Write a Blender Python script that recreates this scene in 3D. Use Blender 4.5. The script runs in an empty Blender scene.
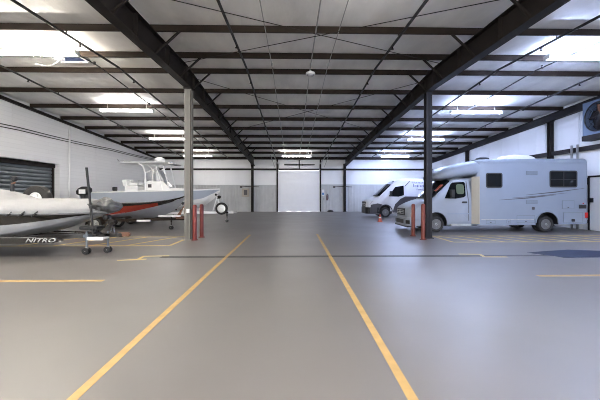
import bpy, bmesh, math, random
from mathutils import Vector, noise
random.seed(7)
S = bpy.context.scene
COL = S.collection
PI = math.pi

# ------------------------------------------------------------------ materials
def mat(name, rgb, rough=0.5, metal=0.0, var=0.0, vscale=3.0, bump=0.0, bscale=20.0, coat=0.0, spec=0.5, stretch=None):
    m = bpy.data.materials.new(name); m.use_nodes = True
    nt = m.node_tree; b = nt.nodes['Principled BSDF']
    b.inputs['Base Color'].default_value = (*rgb, 1)
    b.inputs['Roughness'].default_value = rough
    b.inputs['Metallic'].default_value = metal
    b.inputs['Coat Weight'].default_value = coat
    b.inputs['Specular IOR Level'].default_value = spec
    tc = nt.nodes.new('ShaderNodeTexCoord')
    src = tc.outputs['Object']
    if stretch:
        mp = nt.nodes.new('ShaderNodeMapping'); mp.inputs['Scale'].default_value = stretch
        nt.links.new(src, mp.inputs['Vector']); src = mp.outputs['Vector']
    nz = nt.nodes.new('ShaderNodeTexNoise'); nz.inputs['Scale'].default_value = vscale; nz.inputs['Detail'].default_value = 5
    nt.links.new(src, nz.inputs['Vector'])
    cr = nt.nodes.new('ShaderNodeValToRGB')
    v = max(var, 0.02)
    cr.color_ramp.elements[0].position = 0.3; cr.color_ramp.elements[1].position = 0.7
    cr.color_ramp.elements[0].color = (*[c*(1-v) for c in rgb], 1)
    cr.color_ramp.elements[1].color = (*[min(1, c*(1+v)) for c in rgb], 1)
    nt.links.new(nz.outputs['Fac'], cr.inputs['Fac'])
    nt.links.new(cr.outputs['Color'], b.inputs['Base Color'])
    if bump:
        n2 = nt.nodes.new('ShaderNodeTexNoise'); n2.inputs['Scale'].default_value = bscale; n2.inputs['Detail'].default_value = 4
        nt.links.new(src, n2.inputs['Vector'])
        bp = nt.nodes.new('ShaderNodeBump'); bp.inputs['Strength'].default_value = bump; bp.inputs['Distance'].default_value = 0.05
        nt.links.new(n2.outputs['Fac'], bp.inputs['Height']); nt.links.new(bp.outputs['Normal'], b.inputs['Normal'])
    return m

def emit(name, rgb, strength):
    m = bpy.data.materials.new(name); m.use_nodes = True
    b = m.node_tree.nodes['Principled BSDF']
    b.inputs['Base Color'].default_value = (.9, .9, .9, 1)
    b.inputs['Emission Color'].default_value = (*rgb, 1); b.inputs['Emission Strength'].default_value = strength
    return m

def floor_mat():
    m = mat('floor_paint', (.138, .128, .119), .4, var=.05, vscale=.35)
    nt = m.node_tree; b = nt.nodes['Principled BSDF']; tc = nt.nodes['Texture Coordinate']
    n = nt.nodes.new('ShaderNodeTexNoise'); n.inputs['Scale'].default_value = .6; n.inputs['Detail'].default_value = 6
    nt.links.new(tc.outputs['Object'], n.inputs['Vector'])
    r = nt.nodes.new('ShaderNodeMapRange'); r.inputs['To Min'].default_value = .34; r.inputs['To Max'].default_value = .46
    nt.links.new(n.outputs['Fac'], r.inputs['Value']); nt.links.new(r.outputs['Result'], b.inputs['Roughness'])
    return m

def block_mat():   # white painted wall with horizontal courses
    m = mat('painted_block', (.66, .665, .68), .6, var=.03, vscale=.8)
    nt = m.node_tree; b = nt.nodes['Principled BSDF']; tc = nt.nodes['Texture Coordinate']
    mp = nt.nodes.new('ShaderNodeMapping'); mp.inputs['Rotation'].default_value = (PI/2, 0, PI/2)
    nt.links.new(tc.outputs['Object'], mp.inputs['Vector'])
    sx = nt.nodes.new('ShaderNodeSeparateXYZ'); nt.links.new(tc.outputs['Object'], sx.inputs['Vector'])
    cb = nt.nodes.new('ShaderNodeCombineXYZ'); nt.links.new(sx.outputs['Y'], cb.inputs['X']); nt.links.new(sx.outputs['Z'], cb.inputs['Y'])
    br = nt.nodes.new('ShaderNodeTexBrick'); br.inputs['Scale'].default_value = 1
    br.inputs['Brick Width'].default_value = 3.05; br.inputs['Row Height'].default_value = .2; br.inputs['Mortar Size'].default_value = .012
    br.inputs['Color1'].default_value = (.83, .835, .85, 1); br.inputs['Color2'].default_value = (.80, .805, .82, 1); br.inputs['Mortar'].default_value = (.76, .765, .78, 1)
    nt.links.new(cb.outputs['Vector'], br.inputs['Vector'])
    nt.links.new(br.outputs['Color'], b.inputs['Base Color'])
    return m

M = dict(
 floor=floor_mat(), block=block_mat(),
 insul=mat('white_insulation', (.86, .85, .82), .55, var=.15, vscale=1.1, bump=1.0, bscale=1.6, stretch=(1, .35, 1)),
 insulw=mat('white_wall_insulation', (.86, .86, .86), .5, var=.03, vscale=.8, bump=.35, bscale=1.3, stretch=(1, 1, .3)),
 liner=mat('grey_liner', (.50, .505, .50), .45, var=.05, vscale=1.5),
 steel=mat('brown_primer_steel', (.022, .0145, .010), .6, var=.25, vscale=2, spec=.2),
 steel2=mat('dark_primer_steel', (.016, .0125, .011), .6, var=.2, vscale=2, spec=.2),
 colgrey=mat('grey_column_tone', (.17, .165, .15), .55, spec=.3, var=.08, vscale=2),  # left column only, a lighter tone than the other steel
 coldark=mat('dark_column_paint', (.016, .015, .018), .5, spec=.25, var=.1, vscale=2),
 yellow=mat('yellow_line_paint', (.41, .26, .085), .55, var=.12, vscale=6),
 paleyel=mat('worn_yellow_paint', (.56, .41, .14), .55, var=.15, vscale=6),
 drain=mat('drain_iron', (.06, .058, .056), .6, var=.3, vscale=8),
 patch=mat('blue_grey_patch', (.010, .018, .042), .6, spec=.25, var=.2, vscale=5),
 red=mat('bollard_red', (.15, .016, .012), .5, var=.15, vscale=5),
 redb=mat('bollard_rust_red', (.15, .028, .016), .5, var=.15, vscale=5),
 white=mat('white_paint', (.80, .80, .80), .35, var=.02, vscale=4),
 gel=mat('white_gelcoat', (.80, .80, .79), .25, coat=.5),
 rv=mat('silver_blue_paint', (.225, .26, .315), .45, var=.02),
 rvcab=mat('silver_metallic', (.26, .285, .325), .45, metal=.1),
 cream=mat('cream_panel', (.34, .30, .23), .5),
 vanw=mat('van_white', (.60, .60, .62), .3, coat=.4),
 darkgraph=mat('dark_graphic', (.055, .05, .055), .35),
 blk=mat('black_plastic', (.010, .010, .011), .5, var=.2, vscale=8),
 glass=mat('dark_glass', (.006, .007, .008), .12, spec=.12),
 rub=mat('tire_rubber', (.022, .021, .02), .8, var=.2, vscale=10, bump=.2, bscale=40),
 chrome=mat('bright_metal', (.62, .62, .62), .28, metal=.9),
 rimgrey=mat('wheel_grey', (.17, .17, .17), .45, metal=.3), alu=mat('galvanised', (.42, .42, .41), .45, metal=.6, var=.12, vscale=8),
 slat=mat('steel_slat', (.16, .185, .21), .38, metal=.55, var=.15, vscale=1.5, stretch=(1, .3, 3)),
 lens=mat('headlight_lens', (.55, .56, .58), .15, metal=.3),
 tail=mat('red_lens', (.5, .02, .02), .2),
 letter=mat('grey_white_letters', (.36, .36, .36), .5), purple=mat('purple_letters', (.05, .04, .2), .5),
 cover=mat('cover_cloth', (.27, .27, .275), .8, var=.06, vscale=3, bump=.5, bscale=4),
 tarp=mat('grey_tarp', (.06, .061, .064), .4, var=.4, vscale=6, bump=.8, bscale=9),
 hulk=mat('black_hull', (.016, .013, .011), .25, coat=.5, var=.2),
 hulsil=mat('silver_hull', (.34, .35, .375), .3, metal=.2, coat=.4, var=.06),
 hulred=mat('red_hull', (.22, .02, .01), .25, coat=.5),
 hulblue=mat('pale_blue_hull', (.43, .47, .54), .22, coat=.5),
 bluevent=mat('blue_vent', (.07, .10, .22), .5),
 rusty=mat('rusty_brown', (.16, .075, .045), .7, var=.3, vscale=9),
 orange=mat('orange_cone', (.5, .11, .07), .5),
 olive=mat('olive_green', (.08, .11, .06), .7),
 blueh=mat('blue_grey_housing', (.13, .18, .26), .45, metal=.2, var=.1),
 tan=mat('tan_box', (.45, .40, .33), .6),
 tin=mat('dark_hose', (.02, .019, .02), .6),
 blue=mat('blue_sign', (.12, .25, .5), .5),
 extred=mat('extinguisher_grey', (.10, .05, .05), .4),
 doorw=mat('white_door', (.78, .79, .82), .4, var=.02, vscale=2, bump=.15, bscale=3),
 warm=emit('lit_tube_warm', (1, .92, .80), 48), warmdim=emit('dim_tube_warm', (1, .96, .92), 11),
 cool=emit('lit_tube_cool', (.50, .62, 1.0), 50), warmfill=emit('fill_tube_warm', (1, .95, .88), 115), coolfill=emit('fill_tube_cool', (.50, .62, 1.0), 80), neutralfill=emit('fill_tube_neutral', (1, .96, .91), 55),  # last three: tubes of the unseen lamps added as fill
)

# ------------------------------------------------------------------ mesh builder (world coordinates)
class MB:
    def __init__(s): s.v = []; s.f = []; s.m = []; s.smooth = []
    def add(s, vs, fs, mi=0, sm=False):
        o = len(s.v); s.v += [tuple(v) for v in vs]
        for i, f in enumerate(fs):
            s.f.append(tuple(o+k for k in f)); s.m.append(mi[i] if isinstance(mi, list) else mi); s.smooth.append(sm)
        return s
    def box(s, a, b, mi=0):
        (x0, y0, z0), (x1, y1, z1) = a, b
        v = [(x, y, z) for z in (z0, z1) for y in (y0, y1) for x in (x0, x1)]
        return s.add(v, [(0, 2, 3, 1), (4, 5, 7, 6), (0, 1, 5, 4), (2, 6, 7, 3), (0, 4, 6, 2), (1, 3, 7, 5)], mi)
    def obox(s, c, u, v, w, mi=0):   # oriented box, half vectors
        c, u, v, w = map(Vector, (c, u, v, w))
        p = [c+i*u+j*v+k*w for k in (-1, 1) for j in (-1, 1) for i in (-1, 1)]
        return s.add(p, [(0, 2, 3, 1), (4, 5, 7, 6), (0, 1, 5, 4), (2, 6, 7, 3), (0, 4, 6, 2), (1, 3, 7, 5)], mi)
    def bar(s, p, q, w, h, mi=0):    # rectangular bar from p to q
        p, q = Vector(p), Vector(q); d = (q-p); L = d.length; d.normalize()
        up = Vector((0, 0, 1)) if abs(d.z) < .95 else Vector((0, 1, 0))
        r = d.cross(up).normalized(); u = r.cross(d).normalized()
        return s.obox((p+q)/2, d*L/2, r*w/2, u*h/2, mi)
    def tube(s, pts, r, n=8, mi=0, closed=False):
        pts = [Vector(p) for p in pts]; rings = []; N = len(pts); prev = None
        for i, p in enumerate(pts):
            if closed: d = pts[(i+1) % N]-pts[i-1]
            else: d = pts[min(i+1, N-1)]-pts[max(i-1, 0)]
            d.normalize()
            up = Vector((0, 0, 1)) if abs(d.z) < .9 else Vector((1, 0, 0))
            a = d.cross(up).normalized(); b = a.cross(d).normalized()
            rr = r[i] if isinstance(r, (list, tuple)) else r
            rings.append([p+rr*(math.cos(2*PI*k/n)*a+math.sin(2*PI*k/n)*b) for k in range(n)])
        return s.loft(rings, caps=not closed, closed=closed, mi=mi, sm=True)
    def loft(s, rings, caps=True, closed=False, mi=0, sm=True, seg_m=None):
        n = len(rings[0]); v = [p for r in rings for p in r]; f = []; ms = []
        R = len(rings)
        for i in range(R if closed else R-1):
            j = (i+1) % R
            for k in range(n):
                l = (k+1) % n
                f.append((i*n+k, i*n+l, j*n+l, j*n+k)); ms.append(seg_m[k] if seg_m else mi)
        s.add(v, f, ms, sm)
        if caps:
            o = len(s.v)-len(v)
            s.f.append(tuple(o+k for k in reversed(range(n)))); s.m.append(mi); s.smooth.append(False)
            s.f.append(tuple(o+(R-1)*n+k for k in range(n))); s.m.append(mi); s.smooth.append(False)
        return s
    def lathe(s, c, prof, axis='Z', n=24, mi=0, closed=False):  # prof: (r, h)
        c = Vector(c); rings = []
        for r, h in prof:
            ring = []
            for k in range(n):
                a = 2*PI*k/n; x, y = r*math.cos(a), r*math.sin(a)
                ring.append(c+(Vector((x, y, h)) if axis == 'Z' else Vector((x, h, y)) if axis == 'Y' else Vector((h, x, y))))
            rings.append(ring)
        return s.loft(rings, caps=not closed, closed=closed, mi=mi)
    def prism(s, poly, a, b, axis='Y', mi=0):   # polygon in the two other axes, extruded from a to b
        def P(u, v, w): return (u, w, v) if axis == 'Y' else (w, u, v) if axis == 'X' else (u, v, w)
        n = len(poly); v = [P(*p, a) for p in poly]+[P(*p, b) for p in poly]
        f = [tuple(range(n)), tuple(range(2*n-1, n-1, -1))]+[(k, k+n, (k+1) % n+n, (k+1) % n) for k in range(n)]
        return s.add(v, f, mi)

def origin(o):
    v = Vector((0, 0, 0))
    while o: v += o.location; o = o.parent
    return v

def O(name, mb, mats, parent=None, bevel=0, autosmooth=40):
    me = bpy.data.meshes.new(name)
    off = origin(parent) if parent else Vector((0, 0, 0))
    if not parent and mb.v:
        xs, ys, zs = zip(*[tuple(v) for v in mb.v]); off = Vector(((min(xs)+max(xs))/2, (min(ys)+max(ys))/2, min(zs)))
    me.from_pydata([tuple(Vector(v)-off) for v in mb.v], [], mb.f)
    for m in (mats if isinstance(mats, (list, tuple)) else [mats]): me.materials.append(M[m])
    me.polygons.foreach_set('material_index', mb.m); me.polygons.foreach_set('use_smooth', mb.smooth)
    bm = bmesh.new(); bm.from_mesh(me); bmesh.ops.recalc_face_normals(bm, faces=bm.faces)
    for e in bm.edges:
        if len(e.link_faces) == 2 and e.calc_face_angle(0) > math.radians(autosmooth): e.smooth = False
    bm.to_mesh(me); bm.free(); me.update()
    o = bpy.data.objects.new(name, me); COL.objects.link(o)
    if parent: o.parent = parent
    else: o.location = off
    if bevel:
        b = o.modifiers.new('bevel', 'BEVEL'); b.width = bevel; b.segments = 2; b.limit_method = 'ANGLE'
    return o

def tag(o, label=None, cat=None, group=None, kind=None):
    if label: o['label'] = label
    if cat: o['category'] = cat
    if group: o['group'] = group
    if kind: o['kind'] = kind
    return o
def thing(name, loc, label, cat, group=None):
    o = bpy.data.objects.new(name, None); COL.objects.link(o); o.location = loc; o.empty_display_size = .2
    return tag(o, label, cat, group)
def struct(name, mb, mats, parent=None, **k):
    o = O(name, mb, mats, parent, **k)
    if not parent: o['kind'] = 'structure'
    return o
def cut(o, cutter_mb):     # cut wheel wells out of a body for good
    me = bpy.data.meshes.new('cutter'); off = origin(o)
    me.from_pydata([tuple(Vector(v)-off) for v in cutter_mb.v], [], cutter_mb.f)
    bm = bmesh.new(); bm.from_mesh(me); bmesh.ops.recalc_face_normals(bm, faces=bm.faces); bm.to_mesh(me); bm.free()
    me.materials.append(M['blk'])
    c = bpy.data.objects.new('cutter', me); COL.objects.link(c); c.location = off
    md = o.modifiers.new('wells', 'BOOLEAN'); md.operation = 'DIFFERENCE'; md.object = c; md.solver = 'EXACT'
    try: md.material_mode = 'TRANSFER'
    except Exception: pass
    bpy.context.view_layer.update()
    dg = bpy.context.evaluated_depsgraph_get()
    new = bpy.data.meshes.new_from_object(o.evaluated_get(dg))
    o.modifiers.clear(); o.data = new
    bpy.data.objects.remove(c)

# ------------------------------------------------------------------ building
XL, XR, YB, YF, YRIDGE = -12.9, 13.7, 32.5, -9.0, 11.7
def zp(y): return 6.14-.05*abs(y-YRIDGE)      # underside of the purlins
def zr(y): return zp(y)+.21                    # roof lining

struct('floor', MB().box((XL-.6, YF, -.3), (XR+.3, YB+.3, 0)), 'floor')

# roof lining draped between the purlins
PY = [29.5, 27.35, 25.2, 23.05, 20.9, 18.75, 16.6, 14.45, 12.4, 11.0, 9.05, 6.9, 4.75, 2.6, .45, -1.7, -3.85, -6, -8.15]
def ceiling():
    mb = MB(); xs = [XL-.2+(XR-XL+.4)*i/60 for i in range(61)]
    knots = [YB+.2]+PY+[YF]; ys = []
    for a, b in zip(knots, knots[1:]):
        for k in range(4): ys.append((a+(b-a)*k/4, math.sin(PI*k/4)))
    ys.append((YF, 0)); v = []
    for y, s in ys:
        for x in xs:
            sag = .05*s*(1+.5*noise.noise((x*.5, y*.5, 3)))
            v.append((x, y, zr(y)-sag))
    n = len(xs); f = [(j*n+i, j*n+i+1, (j+1)*n+i+1, (j+1)*n+i) for j in range(len(ys)-1) for i in range(n-1)]
    mb.add(v, f, 0, True)
    # roof skin above, so the lining has thickness
    mb.add([(XL-.3, YF, zr(YF)+.12), (XR+.3, YF, zr(YF)+.12), (XR+.3, YRIDGE, zr(YRIDGE)+.15), (XL-.3, YRIDGE, zr(YRIDGE)+.15), (XR+.3, YB+.3, zr(YB)+.12), (XL-.3, YB+.3, zr(YB)+.12)],
           [(0, 1, 2, 3), (3, 2, 4, 5)])
    return mb
struct('ceiling', ceiling(), 'insul')

# back wall: white lining with lap seams, ribbed grey liner below, an opening with a door
mb = MB()
DX0, DX1, DZ = -1.46, 2.6, 4.05
zt = zr(YB)+.1
for a, b, z0, z1 in ((XL-.3, DX0, 0, zt), (DX1, XR+.3, 0, zt), (DX0, DX1, DZ, zt)):
    mb.box((a, YB, z0), (b, YB+.25, z1))
for x in [-12.2+1.83*i for i in range(15)]:
    if not DX0-.1 < x < DX1+.1: mb.box((x, YB-.012, 2.6), (x+.05, YB, zt-.2))
struct('wall_back', mb, 'insulw')
def ribbed(x0, x1, y, z0, z1):
    mb = MB(); x = x0; pts = []
    while x < x1-.3:
        pts += [(x, 0), (x+.22, 0), (x+.235, .035), (x+.285, .035), (x+.30, 0)]; x += .305
    pts.append((x1, 0)); v = []
    for px, d in pts: v += [(px, y-.02-d, z0), (px, y-.02-d, z1)]
    f = [(2*i, 2*i+2, 2*i+3, 2*i+1) for i in range(len(pts)-1)]
    mb.add(v, f); mb.box((x0, y-.06, z1), (x1, y, z1+.03))
    return mb
struct('trim_1', ribbed(XL, DX0-.16, YB, 0, 2.58), 'liner')
struct('trim_2', ribbed(DX1+.16, XR, YB, 0, 2.62), 'liner')

# left wall with the roller door opening
mb = MB(); OY0, OY1, OZ = 14.2, 18.7, 3.32
def side_wall(mb, x0, x1, y0, y1, z0):
    pts = [y0]+([YRIDGE] if y0 < YRIDGE < y1 else [])+[y1]
    mb.prism([(y0, z0), (y1, z0)]+[(y, zr(y)+.12) for y in reversed(pts)], x0, x1, 'X')
side_wall(mb, XL-.45, XL, YF, OY0, 0); side_wall(mb, XL-.45, XL, OY1, YB, 0); side_wall(mb, XL-.45, XL, OY0, OY1, OZ)
struct('wall_left', mb, 'block')
mb = MB()
for k in range(17):
    z = .02+k*.195
    mb.prism([(XL-.40, z), (XL-.37, z+.03), (XL-.35, z+.10), (XL-.37, z+.165), (XL-.40, z+.19)], OY0, OY1, 'Y')
    mb.box((XL-.43, OY0, z-.01), (XL-.395, OY1, z+.2))
d = struct('door_1', mb, 'slat')
mb = MB(); mb.box((XL-.40, OY1-.09, 0), (XL-.28, OY1, OZ)); mb.box((XL-.40, OY0, 0), (XL-.28, OY0+.09, OZ))
O('guide_rail', mb, 'steel2', d)
mb = MB(); mb.box((XL-.44, OY0, OZ-.22), (XL-.22, OY1-.02, OZ-.01)); O('roll_hood', mb, 'steel2', d)

# right wall
mb = MB(); side_wall(mb, XR, XR+.25, YF, YB, 0)
for y in [-7+1.5*i for i in range(27)]: mb.box((XR-.012, y, 0), (XR, y+.05, zr(y)-.2))
struct('wall_right', mb, 'insulw')

# back door
d = struct('door_2', MB().box((DX0, YB-.02, .05), (DX1, YB+.05, DZ-.05)), 'doorw')
mb = MB()
for k in range(1, 7): mb.box((DX0+.05, YB-.03, k*.58-.012), (DX1-.05, YB-.018, k*.58+.012))
O('panel_seam', mb, 'white', d)
mb = MB()
for k in range(4): mb.box((-1.25+k*1.0, YB-.06, 0.0), (-.6+k*1.0, YB-.02, .09))
O('bottom_seal', mb, 'white', d)
mb = MB()
mb.box((DX0-.14, YB-.16, 0), (DX0, YB-.002, zp(YB)-.05)); O('door_post', mb, 'steel2', d)
mb = MB(); mb.box((DX1, YB-.16, 0), (DX1+.14, YB-.002, zp(YB)-.05)); O('door_post', mb, 'steel2', d)
mb = MB(); mb.box((DX0, YB-.18, DZ-.02), (DX1, YB-.002, DZ+.14)); O('door_header', mb, 'steel2', d)
mb = MB(); mb.tube([(DX0+.6, YB-.25, DZ+.5), (DX1-.5, YB-.25, DZ+.5)], .05)
for x in (.3, .9): mb.lathe((x, YB-.25, DZ+.5), [(.09, -.02), (.09, .02)], 'X', 12)
mb.box((.55, YB-.25, DZ), (.65, YB-.1, zp(YB)-.1)); O('torsion_shaft', mb, 'steel2', d)
mb = MB()
mb.tube([(DX0+.05, YB-.1, 3.9), (DX0+.05, YB-.5, 4.55), (DX0-.25, YB-3, 5.1)], .03)
mb.tube([(DX1-.05, YB-.1, 3.9), (DX1-.05, YB-.5, 4.55), (DX1+.35, YB-3, 5.1)], .03)
O('lift_track', mb, 'alu', d)

# ------------------------------------------------------------------ steel frame
FX = (-3.80, 5.10)
ORD = ['first', 'second', 'third', 'fourth', 'fifth', 'sixth', 'seventh', 'eighth', 'ninth', 'tenth', 'eleventh', 'twelfth']
def ibeam_run(x, prof, w=.26, tf=.02, tw=.014):
    """prof: list of (y, zbottom, ztop) along Y"""
    mb = MB()
    for (y0, b0, t0), (y1, b1, t1) in zip(prof, prof[1:]):
        def slab(xa, xb, za0, zb0, za1, zb1):
            v = [(xa, y0, za0), (xb, y0, za0), (xb, y0, zb0), (xa, y0, zb0), (xa, y1, za1), (xb, y1, za1), (xb, y1, zb1), (xa, y1, zb1)]
            mb.add(v, [(0, 3, 2, 1), (4, 5, 6, 7), (0, 1, 5, 4), (1, 2, 6, 5), (2, 3, 7, 6), (3, 0, 4, 7)])
        slab(x-w/2, x+w/2, b0, b0+tf, b1, b1+tf); slab(x-w/2, x+w/2, t0-tf, t0, t1-tf, t1)
        slab(x-tw/2, x+tw/2, b0+tf, t0-tf, b1+tf, t1-tf)
    return mb
RB = [(YF, 4.4), (0, 4.95), (6, 5.28), (11.9, 5.50), (12.5, 5.50), (19, 5.28), (27.5, 4.78), (YB-.1, 4.42)]
def rafter_b(y):
    for (a, za), (b, zb) in zip(RB, RB[1:]):
        if a <= y <= b: return za+(zb-za)*(y-a)/(b-a)
for side, x, w1 in (('left', FX[0], 'grey column beside the boats'), ('right', FX[1], 'dark column beside the camper')):
    ys = sorted([p[0] for p in RB]+[YRIDGE])
    mb = ibeam_run(x, [(y, rafter_b(y), zp(y)-.004) for y in ys])
    r = O('roof_rafter', mb, 'steel2')
    tag(r, f'deep brown steel roof beam carried by the {w1}', 'beam')
    for y in (3.6, 5.8, 8.0, 10.0, 11.75, 12.65, 14, 17, 20):
        s = MB(); s.box((x-.115, y-.008, rafter_b(y)+.02), (x+.115, y+.008, zp(y)-.025)); O('stiffener_plate', s, 'steel2', r)
    for y in PY[1:14]:
        for sd in (-1, 1):
            s = MB(); L = min(.75, (zp(y)-rafter_b(y))*1.0)
            s.bar((x+sd*.11, y, rafter_b(y)+.05), (x+sd*(.14+L), y, zp(y)+.03), .05, .05); O('flange_brace', s, 'steel2', r)

def column(x, y, z1, w, d, m, label, extra=None):
    c = thing('steel_column', (x, y, 0), label, 'column')
    mb = MB(); mb.box((x-w/2, y-d/2, .02), (x+w/2, y-d/2+.02, z1)); mb.box((x-w/2, y+d/2-.02, .02), (x+w/2, y+d/2, z1)); mb.box((x-.01, y-d/2, .02), (x+.01, y+d/2, z1))
    O('shaft', mb, m, c)
    O('base_plate', MB().box((x-w/2-.05, y-d/2-.05, 0), (x+w/2+.05, y+d/2+.05, .025)), m, c)
    O('cap_plate', MB().box((x-w/2-.02, y-d/2-.08, z1), (x+w/2+.02, y+d/2+.08, z1+.025)), 'steel2', c)
    return c
c = column(-3.80, 12.25, 5.46, .25, .25, 'colgrey', 'light grey steel column by the two red bollards beside the boats')
O('outlet_box', MB().box((-3.83, 12.05, .98), (-3.72, 12.125, 1.12)), 'white', c, bevel=.006)
O('conduit', MB().tube([(-3.70, 12.14, .02), (-3.70, 12.14, 5.4)], .02), 'steel', c)
column(5.08, 12.45, 5.46, .22, .25, 'coldark', 'dark steel column by the camper and the rust red bollards')
for x, lab in ((-3.92, 'dark steel wall column beside the small tan electrical box'), (5.02, 'dark steel wall column in front of the white van nose')):
    c = column(x, YB-.22, 4.62, .22, .3, 'steel2', lab)
    s = MB(); s.tube([(x-1.05, YB-.42, 2.4), (x-.3, YB-.42, 2.44), (x+.65, YB-.42, 2.40)], .03)
    s.box((x-.1, YB-.45, 2.34), (x+.1, YB-.36, 2.46)); s.box((x-1.15, YB-.47, 2.32), (x-.95, YB-.37, 2.46))
    O('side_arm', s, 'steel', c)
    O('haunch', MB().prism([(YB-.37, 4.25), (YB-.37, 4.62), (YB-1.0, 4.62)], x-.1, x+.1, 'X'), 'steel2', c)

# purlins, one over all three bays
for i, y in enumerate(PY[:14]):
    z = zp(y); mb = MB()
    mb.prism([(y-.045, z), (y+.005, z), (y+.005, z+.19), (y+.06, z+.19), (y+.06, z+.2), (y-.005, z+.2), (y-.005, z+.012), (y-.045, z+.012)], XL+.01, XR-.01, 'X')
    p = O('roof_purlin', mb, 'steel')
    if i < 12: tag(p, f'dark brown roof purlin running wall to wall, {ORD[i]} from the back wall', 'purlin', 'roof purlins')
    else: tag(p, f'dark brown roof purlin, {["nearest but one", "nearest"][i-12]} to where the two yellow lines begin', 'purlin', 'roof purlins')
mb = MB(); z = zp(YB-.2)
mb.box((XL+.01, YB-.28, z-.05), (XR-.01, YB-.06, z+.2)); mb.box((XL+.01, YB-1.0, z-.02), (XR-.01, YB-.96, z+.1))
tag(O('eave_beam', mb, 'steel'), 'dark steel eave beam along the top of the back wall', 'beam')
for a, b, lab in ((XL+.02, DX0-.15, 'dark wall rail across the back wall behind the boats'), (DX1+.15, XR-.02, 'dark wall rail across the back wall above the white van')):
    tag(O('wall_girt', MB().box((a, YB-.10, 4.02), (b, YB-.013, 4.2)), 'steel2'), lab, 'rail')

# end rafters against the side walls
ys = [YF, YRIDGE, YB-.1]
mb = ibeam_run(XR-.14, [(y, zp(y)-.36, zp(y)-.004) for y in ys], w=.2); tag(O('end_rafter', mb, 'steel2'), 'dark steel rafter sloping along the top of the right wall', 'beam')
mb = ibeam_run(XL+.09, [(y, zp(y)-.13, zp(y)-.004) for y in ys], w=.14); tag(O('end_rafter', mb, 'steel2'), 'thin dark rafter along the top of the left wall', 'beam')
for y, lab in ((17.3, 'dark column on the right wall behind the camper roof'), (25.7, 'dark column on the right wall between camper roof and back corner')):
    column(XR-.13, y, zp(y)-.39, .2, .22, 'steel2', lab)
for (a, b), lab in (((17.45, 25.55), 'dark rail on the right wall between its two columns'), ((8.0, 17.15), 'dark rail on the right wall under the exhaust fan')):
    tag(O('wall_girt', MB().box((XR-.20, a, 3.68), (XR-.015, b, 3.88)), 'steel2'), lab, 'rail')

# sway rods crossed under the roof
def rod(p, q, lab): tag(O('sway_rod', MB().tube([p, q], .010, 6), 'steel2'), lab, 'rod', 'crossed roof rods')
def zq(y): return zp(y)-.03
rod((FX[0]+.1, 6.6, zq(6.6)-.1), (FX[1]-.1, 11.0, zq(11)-.1), 'thin steel rod rising left to right above the nearest yellow line ends')
rod((FX[1]-.1, 6.6, zq(6.6)-.14), (FX[0]+.1, 11.0, zq(11)-.14), 'thin steel rod crossing the nearest one from upper right down to left')
rod((FX[0]+.1, 12.5, zq(12.5)-.1), (FX[1]-.1, 20.5, zq(20.5)-.1), 'thin steel rod from the grey column top back towards the right beam')
rod((FX[1]-.1, 12.5, zq(12.5)-.14), (FX[0]+.1, 20.5, zq(20.5)-.14), 'thin steel rod from the dark column top back towards the left beam')

# sprinkler pipes and conduits under the purlins
def pipe(x, y0, y1, r, lab, drop=.06, heads=True, m='tin', cat='pipe', name='sprinkler_pipe'):
    ys = [y0]+[y for y in (YRIDGE,) if y0 < y < y1]+[y1]
    t = thing(name, (x, y0, zp(y0)-.1), lab, cat)
    O('run', MB().tube([(x, y, zp(y)-drop-r) for y in ys], r, 8), m, t)
    if heads:
        for y in PY[1:14:3]: O('hanger', MB().box((x-.012, y-.03, zp(y)-drop-r), (x+.012, y-.01, zp(y)+.003)), 'steel2', t)
        y = y0+1.2
        while y < y1:
            z = zp(y)-drop; h = MB(); h.lathe((x, y, z), [(.02, -.14), (.045, -.135), (.045, -.125), (.018, -.12), (.022, -.06)], n=8); O('sprinkler_head', h, 'steel2', t); y += 3.2
    else:
        y = y0+.8
        while y < y1: O('strap', MB().box((x-.03, y-.02, zp(y)-drop-2*r-.005), (x+.03, y+.02, zp(y)-.001)), m, t); y += 4.3
pipe(-6.05, 2, 31, .035, 'dark sprinkler pipe over the bright left light and grey column')
pipe(-10.0, 2, 31, .035, 'dark sprinkler pipe nearest the left wall')
pipe(-1.62, 2, 31, .036, 'dark sprinkler pipe running to the left of the back door')
pipe(2.88, 2, 31, .036, 'dark sprinkler pipe running to the right of the back door')
pipe(7.25, 2, 31, .035, 'dark sprinkler pipe over the van and camper nose')
pipe(11.2, 2, 31, .035, 'dark sprinkler pipe nearest the right wall')
pipe(-6.7, 10.6, 27, .022, 'thin dark conduit running back from the blue roof vent', heads=False, cat='conduit', name='roof_conduit')
pipe(.60, 2, 30, .018, 'thin conduit down the roof middle carrying the small white lamp', heads=False, m='alu', cat='conduit', name='roof_conduit')
pipe(1.2, 2, 30, .012, 'thinnest conduit just right of the small white lamp', heads=False, m='alu', cat='conduit', name='roof_conduit')
pipe(-.72, 2, 30, .012, 'thin conduit beside the left middle sprinkler pipe', heads=False, m='alu', cat='conduit', name='roof_conduit')
pipe(8.65, 2, 27, .022, 'thin dark conduit feeding the bright lights over the camper', heads=False, cat='conduit', name='roof_conduit')

# white drop frame near the back door
mb = MB()
for x in (1.35, 1.62): mb.box((x-.035, 29.4, 5.0), (x+.035, 29.45, zr(29.4)-.06))
mb.box((1.3, 29.39, 4.94), (1.67, 29.46, 5.0)); mb.bar((-.9, 29.42, 5.02), (1.3, 29.42, 5.02), .04, .05)
tag(O('hanging_bracket', mb, 'alu'), 'pale metal hanger frame above the back door', 'bracket')
for x, sx, lab in ((-1.75, -.35, 'pale slanted hanger rod left of the back door'), (3.0, .35, 'pale slanted hanger rod right of the back door')):
    tag(O('hanger_rod', MB().tube([(x, YB-.5, 4.3), (x+sx, YB-1.5, zr(YB-1.5)-.04)], .03, 6), 'alu'), lab, 'rod')

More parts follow.
